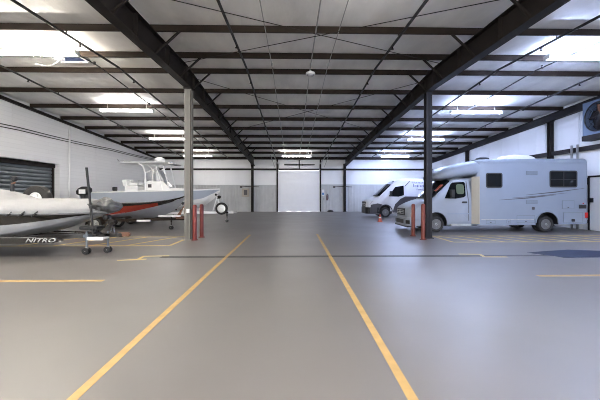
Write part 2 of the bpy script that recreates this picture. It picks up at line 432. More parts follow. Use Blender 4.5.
# ------------------------------------------------------------------ lamps
def fixture(xc, y, kind, label, L=2.44, group='long strip lights'):
    z = zp(y)-.27
    t = thing('strip_light', (xc, y, z), label, 'light', group)
    h = MB(); h.prism([(y-.045, z-.01), (y+.045, z-.01), (y+.05, z+.03), (y+.03, z+.1), (y-.03, z+.1), (y-.05, z+.03)], xc-L/2, xc+L/2, 'X'); O('housing', h, 'white', t)
    for sx in (-1, 1):
        O('end_cap', MB().box((xc+sx*(L/2+.012)-.012, y-.115, z-.04), (xc+sx*(L/2+.012)+.012, y+.115, z+.1)), 'white', t)
        O('hanger', MB().tube([(xc+sx*L*.38, y, z+.1), (xc+sx*L*.38, y, zr(y)-.07)], .008, 5), 'alu', t)
    for s in (-1, 1): O('tube', MB().tube([(xc-L/2, y+s*.082, z+.0), (xc+L/2, y+s*.082, z+.0)], .022, 8), kind, t)
    return t
LY = (10.0, 16.15, 22.4, 29.2)
for y, k, lab in zip(LY, ('warm', 'warmdim', 'warmdim', 'warmdim'), ('blazing strip light over the covered boat at the left edge', 'dull cream strip light over the red boat, second from the left edge', 'dull strip light just left of the grey column top', 'faint strip light left of the back wall column, behind the grey column')):
    fixture(-7.62 if y < 12 else -7.95 if y < 20 else -8.3, y, k, lab)
for y, k, lab in zip(LY, ('cool',)*4, ('bright bluish strip light nearest, over the camper rear', 'bright bluish strip light over the camper roof, second from nearest', 'bluish strip light beyond the dark column, third from nearest', 'glowing strip light at the back wall above the white van')):
    fixture(8.97, y, k, lab)
fixture(.28, 29.2, 'warmdim', 'strip light hanging in front of the back door top')
fixture(1.6, 6.55, 'warmdim', 'short strip light at the top edge between the two beams', L=.7)
fixture(.3, 3.8, 'neutralfill', 'unseen strip light added as fill over the middle foreground'); fixture(.3, -2.4, 'neutralfill', 'unseen strip light added as fill farthest forward over the middle of the floor')  # unseen lamps, added to brighten the foreground and ceiling
fixture(-7.62, 3.8, 'warmfill', 'unseen strip light added as fill over the left foreground'); fixture(8.97, 3.8, 'coolfill', 'unseen strip light added as fill over the right foreground')  # also added out of view as fill, stronger than the visible ones
t = thing('small_lamp', (.62, 11.8, 5.9), 'small white lamp on the thin conduit in the roof middle', 'lamp')
O('lamp_body', MB().lathe((.62, 11.8, 5.86), [(.02, .17), (.05, .14), (.16, .09), (.17, .04), (.16, .02)], n=16), 'white', t)
O('lens', MB().lathe((.62, 11.8, 5.83), [(.13, .05), (.12, .02), (.06, 0)], n=16), 'lens', t)

# blue roof vent and white bracket near the left strip light
t = thing('roof_vent', (-7.5, 11.35, 6.0), 'blue louvred roof vent beside the blazing left strip light', 'vent')
mb = MB(); mb.box((-8.05, 11.12, 6.17), (-7.0, 11.18, 6.30)); mb.box((-8.05, 11.62, 6.17), (-7.0, 11.68, 6.30)); mb.box((-8.05, 11.12, 6.17), (-8.0, 11.68, 6.30)); mb.box((-7.05, 11.12, 6.17), (-7.0, 11.68, 6.30)); O('vent_frame', mb, 'white', t)
for k in range(5): O('louvre', MB().obox((-7.525, 11.24+k*.09, 6.24), (.47, 0, 0), (0, .035, .03), (0, .004, -.005)), 'bluevent', t)
O('junction_box', MB().box((-7.75, 10.98, 6.04), (-7.5, 11.12, 6.2)), 'white', t, bevel=.01)
tag(O('loose_cable', MB().tube([(-8.5, 11.2, 5.97), (-8.2, 11.3, 5.92), (-7.9, 11.25, 5.98), (-7.65, 11.1, 6.05)], .012, 6), 'white'), 'white loose cable below the blue roof vent', 'cable')

# ------------------------------------------------------------------ floor markings, drain
def stripe(name, pts, m, lab, cat='line', group='yellow floor markings', kind=None):
    mb = MB()
    for p, q, w in pts:
        p, q = Vector((*p, .0015)), Vector((*q, .0015)); mb.bar(p, q, w, .003)
    return tag(O(name, mb, m), lab, cat, group)
stripe('painted_line', [((-1.75, .2), (-1.74, 13.6), .085)], 'yellow', 'long yellow line running back left of the floor middle')
stripe('painted_line', [((.94, .2), (1.0, 13.8), .085)], 'yellow', 'long yellow line running back right of the floor middle')
stripe('painted_line', [((-9.0, 6.38), (-3.58, 6.38), .12)], 'yellow', 'short yellow line in the left foreground before the boats')
stripe('painted_line', [((4.9, 6.58), (10, 6.62), .12)], 'yellow', 'short yellow line in the right foreground')
def hatch(name, x0, x1, y0, y1, sgn, lab, step=1.0):
    w = .11; pts = [((x0, y0), (x1, y0), w), ((x0, y1), (x1+sgn*.0, y1), w), ((x0, y0), (x0, y1), w)]
    n = int(abs(x1-x0)/step)
    for k in range(n):
        xa = x0+sgn*(step*(k+1)*1.0+.25); pts.append(((xa, y0), (xa-sgn*.9, y1), w))
    return stripe(name, pts, 'paleyel', lab, 'marking')
hatch('painted_hatching', -3.95, -10.5, 10.75, 13.0, -1, 'yellow hatched floor area beside the grey column under the boats', 1.15)
hatch('painted_hatching', 5.5, 12.6, 11.35, 13.05, 1, 'pale yellow hatched floor area in front of the camper', .8)
stripe('painted_mark', [((-4.35, 8.35), (-3.7, 8.5), .09), ((-3.9, 8.5), (-3.95, 8.95), .09), ((-3.95, 8.9), (-3.3, 8.95), .09)], 'paleyel', 'small bent yellow mark at the left end of the drain', 'marking')
stripe('painted_mark', [((4.55, 9.05), (5.1, 9.0), .09), ((5.1, 9.0), (5.0, 8.6), .09), ((5.0, 8.62), (5.6, 8.6), .09)], 'paleyel', 'small bent yellow mark across the drain below the camper', 'marking')
t = thing('floor_drain', (0, 8.78, 0), 'long narrow dark trench drain across the floor', 'drain')
O('channel', MB().box((-3.45, 8.70, -.05), (10.5, 8.86, .002)), 'drain', t)
O('rim', MB().box((-3.45, 8.685, -.02), (10.5, 8.70, .004)).box((-3.45, 8.86, -.02), (10.5, 8.875, .004)), 'steel2', t)
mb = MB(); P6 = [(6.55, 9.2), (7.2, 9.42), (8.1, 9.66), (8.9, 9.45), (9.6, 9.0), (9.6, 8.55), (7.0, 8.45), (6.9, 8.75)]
mb.prism(P6, .001, .009, 'Z'); tag(O('floor_patch', mb, 'patch'), 'dark blue grey plate lying over the drain at the right', 'patch')  # thin flat dark polygon across the drain

# ------------------------------------------------------------------ bollards, cone
def bollard(x, y, h, m, lab, r=.073):
    t = thing('bollard', (x, y, 0), lab, 'bollard')
    O('post', MB().lathe((x, y, 0), [(r, .02), (r, h-.05), (r*.85, h-.02), (r*.5, h), (.005, h+.004)], n=20), m, t)
    O('base_collar', MB().lathe((x, y, 0), [(r+.05, 0), (r+.05, .015), (r+.01, .03), (r, .03)], n=20), m, t)
bollard(-3.53, 12.05, 1.27, 'red', 'red steel bollard nearer the camera at the grey column')
bollard(-3.50, 12.85, 1.27, 'red', 'red steel bollard farther back, right of the grey column')
bollard(4.76, 13.1, 1.27, 'redb', 'rust red bollard farther left in front of the camper nose')
bollard(4.72, 12.0, 1.30, 'redb', 'rust red bollard touching the dark column in view')
t = thing('traffic_cone', (5.22, 19.9, 0), 'small orange traffic cone before the white van', 'cone')
O('cone_body', MB().lathe((5.22, 19.9, 0), [(.13, .03), (.10, .15), (.045, .40), (.03, .46), (.015, .465)], n=20), 'orange', t)
O('cone_base', MB().box((5.07, 19.75, 0), (5.37, 20.05, .03)), 'orange', t, bevel=.01)
O('reflective_collar', MB().lathe((5.22, 19.9, 0), [(.083, .235), (.068, .31), (.066, .31), (.08, .235)], n=20, closed=True), 'white', t)

# ------------------------------------------------------------------ wheels and trailers
def wheel(parent, c, r, w, sgn=-1, rim='alu', spokes=8, name='wheel', ratio=.66):
    """axis Y; sgn = side of the outer face"""
    x, y, z = c; b = r*ratio
    prof = [(b, -w/2+.02), (r*.80, -w/2), (r*.95, -w/2+.02), (r, -w/2+.06), (r, w/2-.06), (r*.95, w/2-.02), (r*.80, w/2), (b, w/2-.02), (b*.97, 0)]
    t = O(name, MB().lathe(c, prof, 'Y', 32, closed=True), 'rub', parent)
    mb = MB(); f = sgn*(w/2-.035)
    mb.lathe(c, [(b*1.01, f*.2), (b*1.01, f), (b*.86, f*1.05), (b*.83, f*.6)], 'Y', 32)
    mb.lathe(c, [(b*.84, f*.55), (b*.3, f*.6)], 'Y', 32, mi=1)
    mb.lathe(c, [(b*.34, f*.6), (b*.30, f*1.1), (.01, f*1.15)], 'Y', 24)
    for k in range(spokes):
        a = 2*PI*k/spokes; d = Vector((math.cos(a), 0, math.sin(a))); s = Vector((-math.sin(a), 0, math.cos(a)))
        mb.obox(Vector(c)+d*b*.58+Vector((0, f*.82, 0)), d*b*.32, s*b*.08, Vector((0, abs(f)*.18, 0)))
    O('wheel_rim', mb, [rim, 'blk'], t)
    mb = MB()
    for k in range(5):
        a = 2*PI*k/5; mb.lathe((x+b*.17*math.cos(a), y+f*1.2, z+b*.17*math.sin(a)), [(.014, -.01), (.014, .012)], 'Y', 6)
    O('lug_nut', mb, 'chrome', t)
    return t

def trailer(label, yc, xs, xj, xt, zf, hw, m, jacks, xw=None, wr=.33, bunk_z=None, jm='alu'):
    t = thing('boat_trailer', ((xs+xt)/2, yc, 0), label, 'trailer')
    for s in (-1, 1):
        mb = MB(); mb.bar((xs, yc+s*hw, zf), (xj, yc+s*hw, zf), .07, .13); mb.bar((xj-.02, yc+s*hw, zf), (xt-.9, yc+s*.06, zf), .07, .12); O('side_rail', mb, m, t)
        bz = bunk_z or zf+.1
        mb = MB(); mb.bar((xs+.2, yc+s*.45, bz), (xj-.2, yc+s*.4, bz), .14, .06); O('bunk', mb, 'steel', t)
        mb = MB()
        for k in range(3):
            x = xs+.5+(xj-xs-1.0)*k/2; mb.bar((x, yc+s*.44, zf), (x, yc+s*.44, bz), .05, .05)
        O('bunk_bracket', mb, 'alu', t)
    O('tongue', MB().box((xj-.2, yc-.06, zf-.06), (xt-.2, yc+.06, zf+.06)), m, t)
    mb = MB()
    for k in range(3):
        x = xs+.5+(xj-xs-1.0)*k/2; mb.box((x-.04, yc-hw, zf-.05), (x+.04, yc+hw, zf+.05))
    O('crossmember', mb, m, t)
    mb = MB(); mb.box((xt-.3, yc-.05, zf-.04), (xt-.06, yc+.05, zf+.07)); mb.lathe((xt-.05, yc, zf+.01), [(.03, -.06), (.06, -.04), (.065, .03), (.03, .06)], n=12); O('coupler', mb, 'alu' if m != 'hulk' else 'rusty', t)
    if xw:
        for x in xw:
            O('axle', MB().tube([(x, yc-hw-.3, wr), (x, yc+hw+.3, wr)], .035), 'steel2', t)
            mb = MB()
            for s in (-1, 1): mb.bar((x, yc+s*(hw-.02), wr), (x, yc+s*(hw-.02), zf), .08, .1)
            O('axle_hanger', mb, 'steel2', t)
            for s in (-1, 1): wheel(t, (x, yc+s*(hw+.26), wr), wr, .2, s, 'alu', 6)
        for s in (-1, 1):
            xa, xb = min(xw), max(xw); pts = []
            for k in range(9):
                a = PI-PI*k/8; base = xa if k < 4 else xb if k > 4 else (xa+xb)/2
                pts.append((base+(wr+.07)*math.cos(a), wr+(wr+.07)*math.sin(a)))
            inner = [(px*1.0, pz-.012) for px, pz in reversed(pts)]
            O('fender', MB().prism(pts+inner, yc+s*(hw+.26)-.13, yc+s*(hw+.26)+.13, 'Y'), m, t)
    for x, dy, z1 in jacks:
        mb = MB(); mb.tube([(x, yc+dy, .12), (x, yc+dy, z1)], .026, 8); mb.tube([(x, yc+dy, .35), (x, yc+dy, z1-.05)], .036, 8)
        mb.box((x-.07, min(yc, yc+dy)-.04, zf-.04), (x+.07, max(yc, yc+dy)+.04, zf+.04)); mb.tube([(x, yc+dy, z1), (x+.12, yc+dy-.05, z1+.02), (x+.12, yc+dy-.05, z1+.1)], .012, 6)
        j = O('jack', mb, jm, t)
        mb = MB()
        for s in (-1, 1): mb.lathe((x, yc+dy+s*.055, .09), [(.05, -.02), (.088, -.02), (.09, 0), (.088, .02), (.05, .02)], 'Y', 14)
        O('jack_wheel', mb, 'blk', j)
        mb = MB(); mb.box((x-.03, yc+dy-.03, .08), (x+.03, yc+dy+.03, .2)); mb.tube([(x, yc+dy-.08, .09), (x, yc+dy+.08, .09)], .012, 6); O('jack_fork', mb, 'alu', j)
    return t
def winch(t, x, yc, zf, z1, lean, m='hulk', stop='blk'):
    mb = MB(); mb.bar((x, yc, zf), (x-lean, yc, z1), .08, .08); mb.bar((x-.45, yc, zf+.03), (x-lean-.02, yc, z1-.1), .05, .05)
    p = O('winch_post', mb, m, t)
    mb = MB(); mb.lathe((x-lean+.1, yc, z1-.12), [(.09, -.10), (.09, -.085), (.045, -.08), (.045, .08), (.09, .085), (.09, .1)], 'Y', 14); mb.box((x-lean-.02, yc-.09, z1-.22), (x-lean+.12, yc+.09, z1-.19))
    O('winch_drum', mb, 'steel2', p)
    O('crank', MB().tube([(x-lean+.1, yc-.1, z1-.12), (x-lean+.1, yc-.16, z1-.12), (x-lean+.26, yc-.17, z1-.06), (x-lean+.26, yc-.26, z1-.06)], .014, 6), 'blk', p)
    O('bow_stop', MB().lathe((x-lean-.07, yc, z1+.02), [(.02, -.12), (.07, -.1), (.045, 0), (.07, .1), (.02, .12)], 'Y', 12), stop, p)

# ------------------------------------------------------------------ boats
def spline(st, n=6):
    out = []
    for i in range(len(st)-1):
        p0 = st[max(i-1, 0)]; p1 = st[i]; p2 = st[i+1]; p3 = st[min(i+2, len(st)-1)]
        for k in range(n):
            t = k/n
            row = [p1[0]+(p2[0]-p1[0])*t]
            for a, b, c, d in list(zip(p0, p1, p2, p3))[1:]:
                row.append(.5*(2*b+(c-a)*t+(2*a-5*b+4*c-d)*t*t+(3*b-a-3*c+d)*t**3))
            out.append(row)
    out.append(list(st[-1])); return out
def hull(yc, st, split=.45):
    """stations: x, half sheer, z sheer, half chine, z chine, z keel"""
    rings = []
    for x, hs, zs, hc, zc, zk in spline(st):
        hs, hc = max(hs, .01), max(hc, .006)
        m = (hc+(hs-hc)*(split+.1), zc+(zs-zc)*split)
        half = [(hc*.5, (zk+zc)/2-.02*hc), (hc, zc), (hc+.02*min(1, hc*5), zc+.02), m, (hs, zs-.07), (hs+.02, zs-.06), (hs+.02, zs), (hs-.05*min(1, hs*4), zs+.015)]
        ring = [(x, yc, zk)]+[(x, yc-h, z) for h, z in half]+[(x, yc, zs+.02)]+[(x, yc+h, z) for h, z in reversed(half)]
        rings.append(ring)
    # slots: 0 bottom, 1 lower side, 2 upper side, 3 rub rail, 4 deck
    seg = [0, 0, 0, 1, 2, 3, 3, 3, 4, 4, 3, 3, 3, 2, 1, 0, 0, 0]
    return MB().loft(rings, seg_m=seg)
def cloth(yc, st):
    """cover stations: x, half width, z edge, z shoulder, z ridge"""
    rings = []
    for x, hw, ze, zs, zt in spline(st):
        half = [(hw, ze-.07), (hw+.012, ze), (hw*.97, ze+(zs-ze)*.45), (hw*.82, zs), (hw*.55, zs+(zt-zs)*.55), (hw*.25, zs+(zt-zs)*.9)]
        ring = []
        for s, pts in ((-1, half), (0, [(0, zt)]), (1, list(reversed(half)))):
            for h, z in pts:
                d = .022*noise.noise((x*2.2, s*h*3, z*2))*(1 if z > ze+.05 else .2)
                ring.append((x, yc+s*h, z+d))
        half_in = [(hw-.02, ze-.07)]
        rings.append(ring+[(x, yc+hw-.03, ze-.06), (x, yc, ze-.02), (x, yc-hw+.03, ze-.06)])
    return MB().loft(rings)

# --- covered bass boat, nearest
N = 9.5
bt = thing('bass_boat', (-9, N, 0), 'black and silver bass boat under a pale grey cover, nearest at left', 'boat')
st = [(-12.4, 1.10, 1.2, 1.0, .54, .44), (-9.2, 1.15, 1.2, 1.05, .54, .44), (-8, 1.12, 1.19, 1.0, .55, .45), (-7.1, .98, 1.17, .82, .66, .54), (-6.3, .72, 1.16, .54, .84, .70), (-5.6, .38, 1.17, .26, 1.02, .94), (-5.05, .06, 1.2, .03, 1.14, 1.12)]
O('hull', hull(N, st, .42), ['hulsil', 'hulsil', 'hulk', 'hulk', 'hulk'], bt)
cv = O('boat_cover', cloth(N, [(-12.5, 1.15, 1.250, 1.55, 1.72), (-9.2, 1.2, 1.250, 1.6, 1.78), (-8.3, 1.18, 1.240, 1.58, 1.78), (-7.95, 1.16, 1.235, 1.5, 1.74), (-7.5, 1.09, 1.230, 1.42, 1.55), (-7.0, 1.02, 1.220, 1.40, 1.53), (-6.3, .79, 1.210, 1.38, 1.53), (-5.6, .44, 1.220, 1.34, 1.50), (-5.1, .14, 1.240, 1.3, 1.42)]), 'cover', bt)
for k in range(7):
    x = -8.3+k*.28; y = N-(1.13 if x < -7.9 else 1.13-(x+7.9)*.19)-.05
    O('tie_strap', MB().bar((x, y+.005, 1.08), (x+.16, y+.012, 1.20), .012, .03), 'blk', cv)
rings = []
for i in range(13):
    a = i/12; r = math.sin(PI*a)**.35 if 0 < a < 1 else .02; x = -5.72+.95*a
    zc = 1.30+.06*math.sin(PI*a)-.03*a; ring = []
    for k in range(14):
        b = 2*PI*k/14; d = 1+.6*noise.noise((x*6, math.cos(b)*2, math.sin(b)*2+4))
        ring.append((x+.05*noise.noise((k, i, 2)), N-.1+.34*r*d*math.cos(b), zc+.17*r*d*math.sin(b)))
    rings.append(ring)
O('bow_tarp', MB().loft(rings), 'tarp', bt)
mb = MB(); mb.tube([(-7.78, N-.1, 1.72), (-7.76, N-.1, 2.0), (-7.72, N-.1, 2.08)], .045, 8); mb.lathe((-7.72, N-.1, 2.0), [(.05, 0), (.08, .05), (.07, .12), (.03, .14)], n=10)
O('motor_head', mb, 'blk', bt)
O('grip', MB().tube([(-7.74, N-.16, 1.93), (-7.62, N-.2, 1.96)], .022, 6), 'rusty', bt)

tr = trailer('black boat trailer under the covered bass boat, lettered rail', N, -12.5, -7.2, -4.6, .50, .78, 'hulk', [(-5.64, -.27, .62), (-5.2, -.02, .6)], xw=(-10.6, -9.75), bunk_z=.56, jm='slat')
winch(tr, -5.05, N, .52, .98, .12)
mb = MB(); mb.tube([(-5.42, N-.35, .58), (-5.46, N-.37, 1.2), (-5.55, N-.42, 2.36)], .032, 8); mb.bar((-5.42, N-.36, .58), (-5.42, N, .55), .06, .06); O('guide_pole', mb, 'blk', tr)
O('bow_pad', MB().box((-5.75, N-.42, .69), (-5.28, N-.02, .77)).box((-5.56, N-.1, .55), (-5.48, N-.04, .7)), 'blk', tr, bevel=.015)
O('step_plate', MB().box((-5.55, N-.4, .42), (-5.12, N-.1, .46)).box((-5.55, N-.41, .40), (-5.12, N-.39, .49)), 'white', tr)
# deep side beam with the name on it
nb = MB(); nb.prism([(-9.2, .36), (-6.1, .40), (-5.85, .47), (-6.1, .55), (-9.2, .56)], N-.92, N-.84, 'Y'); nb.box((-9.2, N-.86, .44), (-9.1, N-.76, .53)); nb.box((-7.35, N-.86, .44), (-7.25, N-.74, .53))
sb = O('lettered_beam', nb, 'hulk', tr)
cu = bpy.data.curves.new('lettering', 'FONT'); cu.body = 'NITRO'; cu.size = .14; cu.extrude = .004; cu.shear = .35; cu.align_x = 'LEFT'; cu.space_character = 1.05; cu.offset = .002
cu.materials.append(M['letter']); tf = bpy.data.objects.new('lettering_curve', cu); COL.objects.link(tf); bpy.context.view_layer.update()
lm = bpy.data.meshes.new_from_object(tf.evaluated_get(bpy.context.evaluated_depsgraph_get())); bpy.data.objects.remove(tf)
tx = bpy.data.objects.new('lettering', lm); COL.objects.link(tx); tx.parent = sb
tx.location = Vector((-6.78, N-.925, .425))-origin(sb); tx.rotation_euler = (PI/2, 0, 0); tx.scale = (1.68, 1, 1); tx['label'] = 'white slanted lettering reading NITRO'
O('pinstripe', MB().box((-7.6, N-.924, .535), (-6.5, N-.919, .543)), 'alu', sb)
# spare wheel on its carrier, far side of the boat
mb = MB(); mb.bar((-8.13, N+.84, .5), (-8.13, N+1.33, .55), .06, .06); mb.bar((-8.13, N+1.33, .52), (-8.13, N+1.33, 1.6), .06, .06); O('spare_carrier', mb, 'steel2', tr)
wheel(tr, (-8.10, N+1.25, 1.50), .42, .27, -1, 'white', 5, 'spare_wheel', .5)

# --- red boat
R = 16.0
bt = thing('red_boat', (-7.5, R, 0), 'red, black and silver boat between the covered boat and the white one', 'boat')
st = [(-9.7, .98, 1.22, .84, .62, .46), (-8.3, 1.02, 1.24, .87, .68, .46), (-7.2, .95, 1.26, .78, .86, .48), (-6.4, .74, 1.31, .58, 1.05, .58), (-5.8, .46, 1.39, .34, 1.22, .80), (-5.35, .16, 1.50, .11, 1.40, 1.12), (-5.15, .02, 1.57, .01, 1.46, 1.42)]
hm = hull(R, st, .70)
for i, fc in enumerate(hm.f):      # the red flank gives way to black at the bow
    if hm.m[i] == 1 and sum(hm.v[k][0] for k in fc)/len(fc) > -6.25: hm.m[i] = 2
hl = O('hull', hm, ['hulsil', 'hulred', 'hulk', 'hulk', 'hulk'], bt)
O('rub_rail', MB().tube([(x, R-hs-.025, zs-.03) for x, hs, zs, *_ in spline(st)], .03, 6), 'hulk', hl)
O('silver_pinstripe', MB().tube([(x, R-hc-.012, zc+.035) for x, hs, zs, hc, zc, zk in spline(st)], .014, 6), 'white', hl)
mb = MB(); mb.obox((-9.85, R, 1.35), (.10, 0, .04), (0, .13, 0), (-.06, 0, .35)); O('outboard_leg', mb, 'blk', bt)
rings = []
for a, rx, ry in ((0, .12, .10), (.06, .24, .19), (.2, .29, .22), (.33, .25, .2), (.42, .13, .12)):
    rings.append([(-9.95+rx*1.25*math.cos(2*PI*k/16)+a*.3, R+ry*math.sin(2*PI*k/16), 1.6+a) for k in range(16)])
cw = O('outboard_cowl', MB().loft(rings), 'blk', bt)
O('cowl_panel', MB().box((-10.0, R-.235, 1.68), (-9.72, R-.18, 1.88)), 'white', cw)
tr = trailer('dark boat trailer under the red boat', R, -9.8, -7.3, -4.75, .48, .7, 'steel', [(-5.72, -.22, .62)], xw=(-8.8,), wr=.31, bunk_z=.60, jm='steel2')
winch(tr, -5.15, R, .48, 1.2, .0, 'rusty')
O('light_bar', MB().box((-7.05, R-.82, .42), (-6.45, R-.74, .50)), 'white', tr)
O('step_plate', MB().box((-6.2, R-.55, .62), (-5.2, R-.42, .68)), 'white', tr)
mb = MB(); mb.bar((-5.4, R-.1, .5), (-5.3, R-.1, .9), .08, .06); mb.box((-5.45, R-.35, .5), (-5.15, R-.05, .62)); O('hitch_bracket', mb, 'rusty', tr)

# --- white centre console boat
W_ = 20.0
bt = thing('console_boat', (-8, W_, 0), 'pale blue centre console boat with white top frame, farthest at left', 'boat')
st = [(-11.9, 1.2, 1.77, 1.08, .95, .75), (-9.7, 1.25, 1.83, 1.12, .95, .72), (-7.5, 1.2, 1.88, .98, .98, .70), (-6.1, .92, 1.92, .64, 1.05, .74), (-5.3, .55, 1.95, .33, 1.2, .98), (-4.7, .2, 1.98, .07, 1.62, 1.4), (-4.36, .02, 2.0, .01, 1.86, 1.8)]
O('hull', hull(W_, st, .30), ['gel', 'gel', 'hulblue', 'gel', 'gel'], bt)
mb = MB()
for s in (-1, 1): mb.tube([(x, W_+s*max(hs-.1, .02), zs+.07) for x, hs, zs, *_ in spline(st) if -7.2 < x < -4.5], .018, 6)
O('bow_rail', mb, 'chrome', bt)
O('foredeck', MB().prism([(-7.2, 1.88), (-5.6, 1.93), (-5.7, 2.03), (-7.2, 2.02)], W_-.5, W_+.5, 'Y'), 'gel', bt, bevel=.03)
cs = MB(); cs.prism([(-8.55, 1.84), (-7.15, 1.86), (-7.3, 2.15), (-7.6, 2.42), (-8.5, 2.42), (-8.62, 2.2)], W_-.45, W_+.45, 'Y'); co = O('console', cs, 'gel', bt, bevel=.04)
O('windshield', MB().prism([(-7.95, 2.42), (-7.50, 2.42), (-7.92, 3.1), (-8.02, 3.1)], W_-.40, W_+.40, 'Y'), 'lens', co)
O('console_door', MB().box((-8.42, W_-.465, 2.05), (-8.22, W_-.448, 2.25)), 'darkgraph', co)
mb = MB(); mb.lathe((-8.62, W_, 2.35), [(.15, -.015), (.18, 0), (.15, .015)], 'X', 16, closed=True); mb.tube([(-8.5, W_, 2.35), (-8.66, W_, 2.35)], .02); O('steering_wheel', mb, 'blk', co)
for s in (-1, 1):
    mb = MB(); y = W_+s*.52
    mb.tube([(-8.55, y, 1.85), (-8.55, y*1, 2.9), (-8.65, W_+s*.6, 3.3), (-8.9, W_+s*.6, 3.47)], .045, 8)
    mb.tube([(-7.15, y, 1.87), (-7.35, W_+s*.52, 2.7), (-7.5, W_+s*.6, 3.3), (-7.4, W_+s*.6, 3.47)], .045, 8)
    mb.tube([(-8.55, y, 2.9), (-7.7, y, 3.3), (-7.5, W_+s*.6, 3.35)], .022, 6); mb.tube([(-7.55, y, 1.87), (-7.75, W_+s*.52, 2.7), (-7.95, W_+s*.6, 3.4)], .025, 6)
    O('top_frame', mb, 'white', bt)
tt = O('hard_top', MB().prism([(-10.0, 3.47), (-7.35, 3.50), (-7.15, 3.50), (-7.2, 3.56), (-9.9, 3.53)], W_-.65, W_+.65, 'Y'), 'white', bt, bevel=.02)
O('radar_dome', MB().lathe((-7.93, W_, 3.54), [(.12, 0), (.12, .06), (.27, .08), (.29, .16), (.26, .26), (.15, .31), (.01, .32)], n=24), 'white', tt)
O('front_overhang', MB().box((-7.2, W_-.75, 3.40), (-6.9, W_+.75, 3.44)).box((-7.25, W_-.6, 3.42), (-7.15, W_+.6, 3.5)), 'alu', tt)
for k in range(3): O('rod_holder', MB().tube([(-9.9, W_-.7+k*.7, 3.5), (-10.05, W_-.7+k*.7, 3.66)], .03, 8), 'chrome', tt)
mb = MB(); mb.box((-9.75, W_-.5, 1.84), (-9.0, W_+.5, 2.15)); st_ = O('leaning_seat', mb, 'gel', bt, bevel=.05)
for s in (-1, 1): O('seat_back', MB().prism([(-9.85, 2.12), (-9.6, 2.12), (-9.68, 2.52), (-9.92, 2.5)], W_+s*.26-.22, W_+s*.26+.22, 'Y'), 'gel', st_, bevel=.05)
O('bolster', MB().box((-9.55, W_-.48, 2.15), (-9.05, W_+.48, 2.32)), 'gel', st_, bevel=.06)
O('grab_rail', MB().tube([(-9.1, W_-.45, 2.1), (-8.98, W_-.45, 2.45), (-8.98, W_+.45, 2.45), (-9.1, W_+.45, 2.1)], .02, 6), 'chrome', st_)
O('helm_pod', MB().box((-10.2, W_-1.0, 1.85), (-9.98, W_-.8, 2.08)), 'blk', bt, bevel=.04)
tr = trailer('white boat trailer with spare wheel under the pale blue boat', W_, -11.6, -6.6, -3.35, .58, .85, 'white', [(-3.92, -.12, .95)], xw=(-9.9, -9.1), wr=.34, bunk_z=.78, jm='steel2')
winch(tr, -4.35, W_, .58, 1.62, .16, 'white')
wheel(tr, (-4.22, W_-.22, .82), .36, .22, -1, 'chrome', 5, 'spare_wheel')
O('spare_bracket', MB().box((-4.28, W_-.24, .55), (-4.18, W_-.05, .84)), 'white', tr)

# --- the end of another trailer at the left edge
t = thing('trailer_jack', (-5.72, 6.4, 0), 'black wheeled jack at the left edge before the boats', 'jack')
O('stand', MB().tube([(-5.72, 6.4, .08), (-5.72, 6.4, .42)], .03, 8).bar((-6.3, 6.4, .36), (-5.6, 6.4, .36), .09, .07), 'blk', t)
for s in (-1, 1): O('caster', MB().lathe((-5.70, 6.4+s*.05, .085), [(.03, -.03), (.083, -.025), (.085, 0), (.083, .025), (.03, .03)], 'Y', 16), 'blk', t)

# ------------------------------------------------------------------ vehicles
def body_ring(x, zb, zt, hw, ht, zbelt, yc, r=.1):
    half = [(hw-.12, zb), (hw-.03, zb+.05), (hw, zb+.16), (hw, (zb+.16+zbelt)/2), (hw-.005, zbelt), (ht+.035, zt-r*1.3), (ht, zt-r*.55), (ht-r*.45, zt-r*.15), (ht-r*1.2, zt), (ht*.45, zt+.012)]
    return [(x, yc, zb)]+[(x, yc-h, z) for h, z in half]+[(x, yc, zt+.018)]+[(x, yc+h, z) for h, z in reversed(half)]
def side_patch(poly, ysurf, yc, both=False, th=.012, mb=None):
    """flat trim on the side: polygon in (x, z), laid on the surface half-width ysurf(z)"""
    mb = mb or MB(); n = len(poly)
    for s in ((-1, 1) if both else (-1,)):
        out = [(x, yc+s*(ysurf(z)+th), z) for x, z in poly]; inn = [(x, yc+s*(ysurf(z)-.03), z) for x, z in poly]
        mb.add(out+inn, [tuple(range(n)), tuple(range(2*n-1, n-1, -1))]+[(k, k+n, (k+1) % n+n, (k+1) % n) for k in range(n)])
    return mb
def rrect(x0, z0, x1, z1, r=.06, n=4):
    pts = []
    for cx, cz, a0 in ((x1-r, z1-r, 0), (x0+r, z1-r, 90), (x0+r, z0+r, 180), (x1-r, z0+r, 270)):
        for k in range(n+1):
            a = math.radians(a0+90*k/n); pts.append((cx+r*math.cos(a), cz+r*math.sin(a)))
    return pts

# --- motorhome
C = 15.40
rvt = thing('motorhome', (9, C, 0), 'silver blue camper motorhome parked sideways by the right wall', 'motorhome')
def cab_y(z): return .985 if z < 1.36 else .985-(z-1.36)*.15
cab = [(5.03, .50, .96, .62, .58), (5.08, .36, 1.05, .80, .74), (5.20, .27, 1.13, .90, .82), (5.42, .25, 1.23, .95, .88), (5.75, .25, 1.35, .975, .90), (6.02, .25, 1.43, .985, .91)]
rings = [body_ring(x, zb, zt, hw, ht, zt-.16, C) for x, zb, zt, hw, ht in cab]
for x, zt in ((6.30, 1.68), (6.62, 1.98), (6.95, 2.28), (7.15, 2.37), (8.1, 2.39)):
    rings.append(body_ring(x, .25, zt, .985, cab_y(zt)-.03, min(1.36, zt-.2), C))
cb = O('cab_body', MB().loft(rings), 'rvcab', rvt)
WX, WX2, WR = 6.25, 11.03, .345
cut(cb, MB().lathe((WX, C-.985, .40), [(.47, -.3), (.47, .42)], 'Y', 32)); cut(cb, MB().lathe((WX, C+.985, .40), [(.47, -.42), (.47, .3)], 'Y', 32))
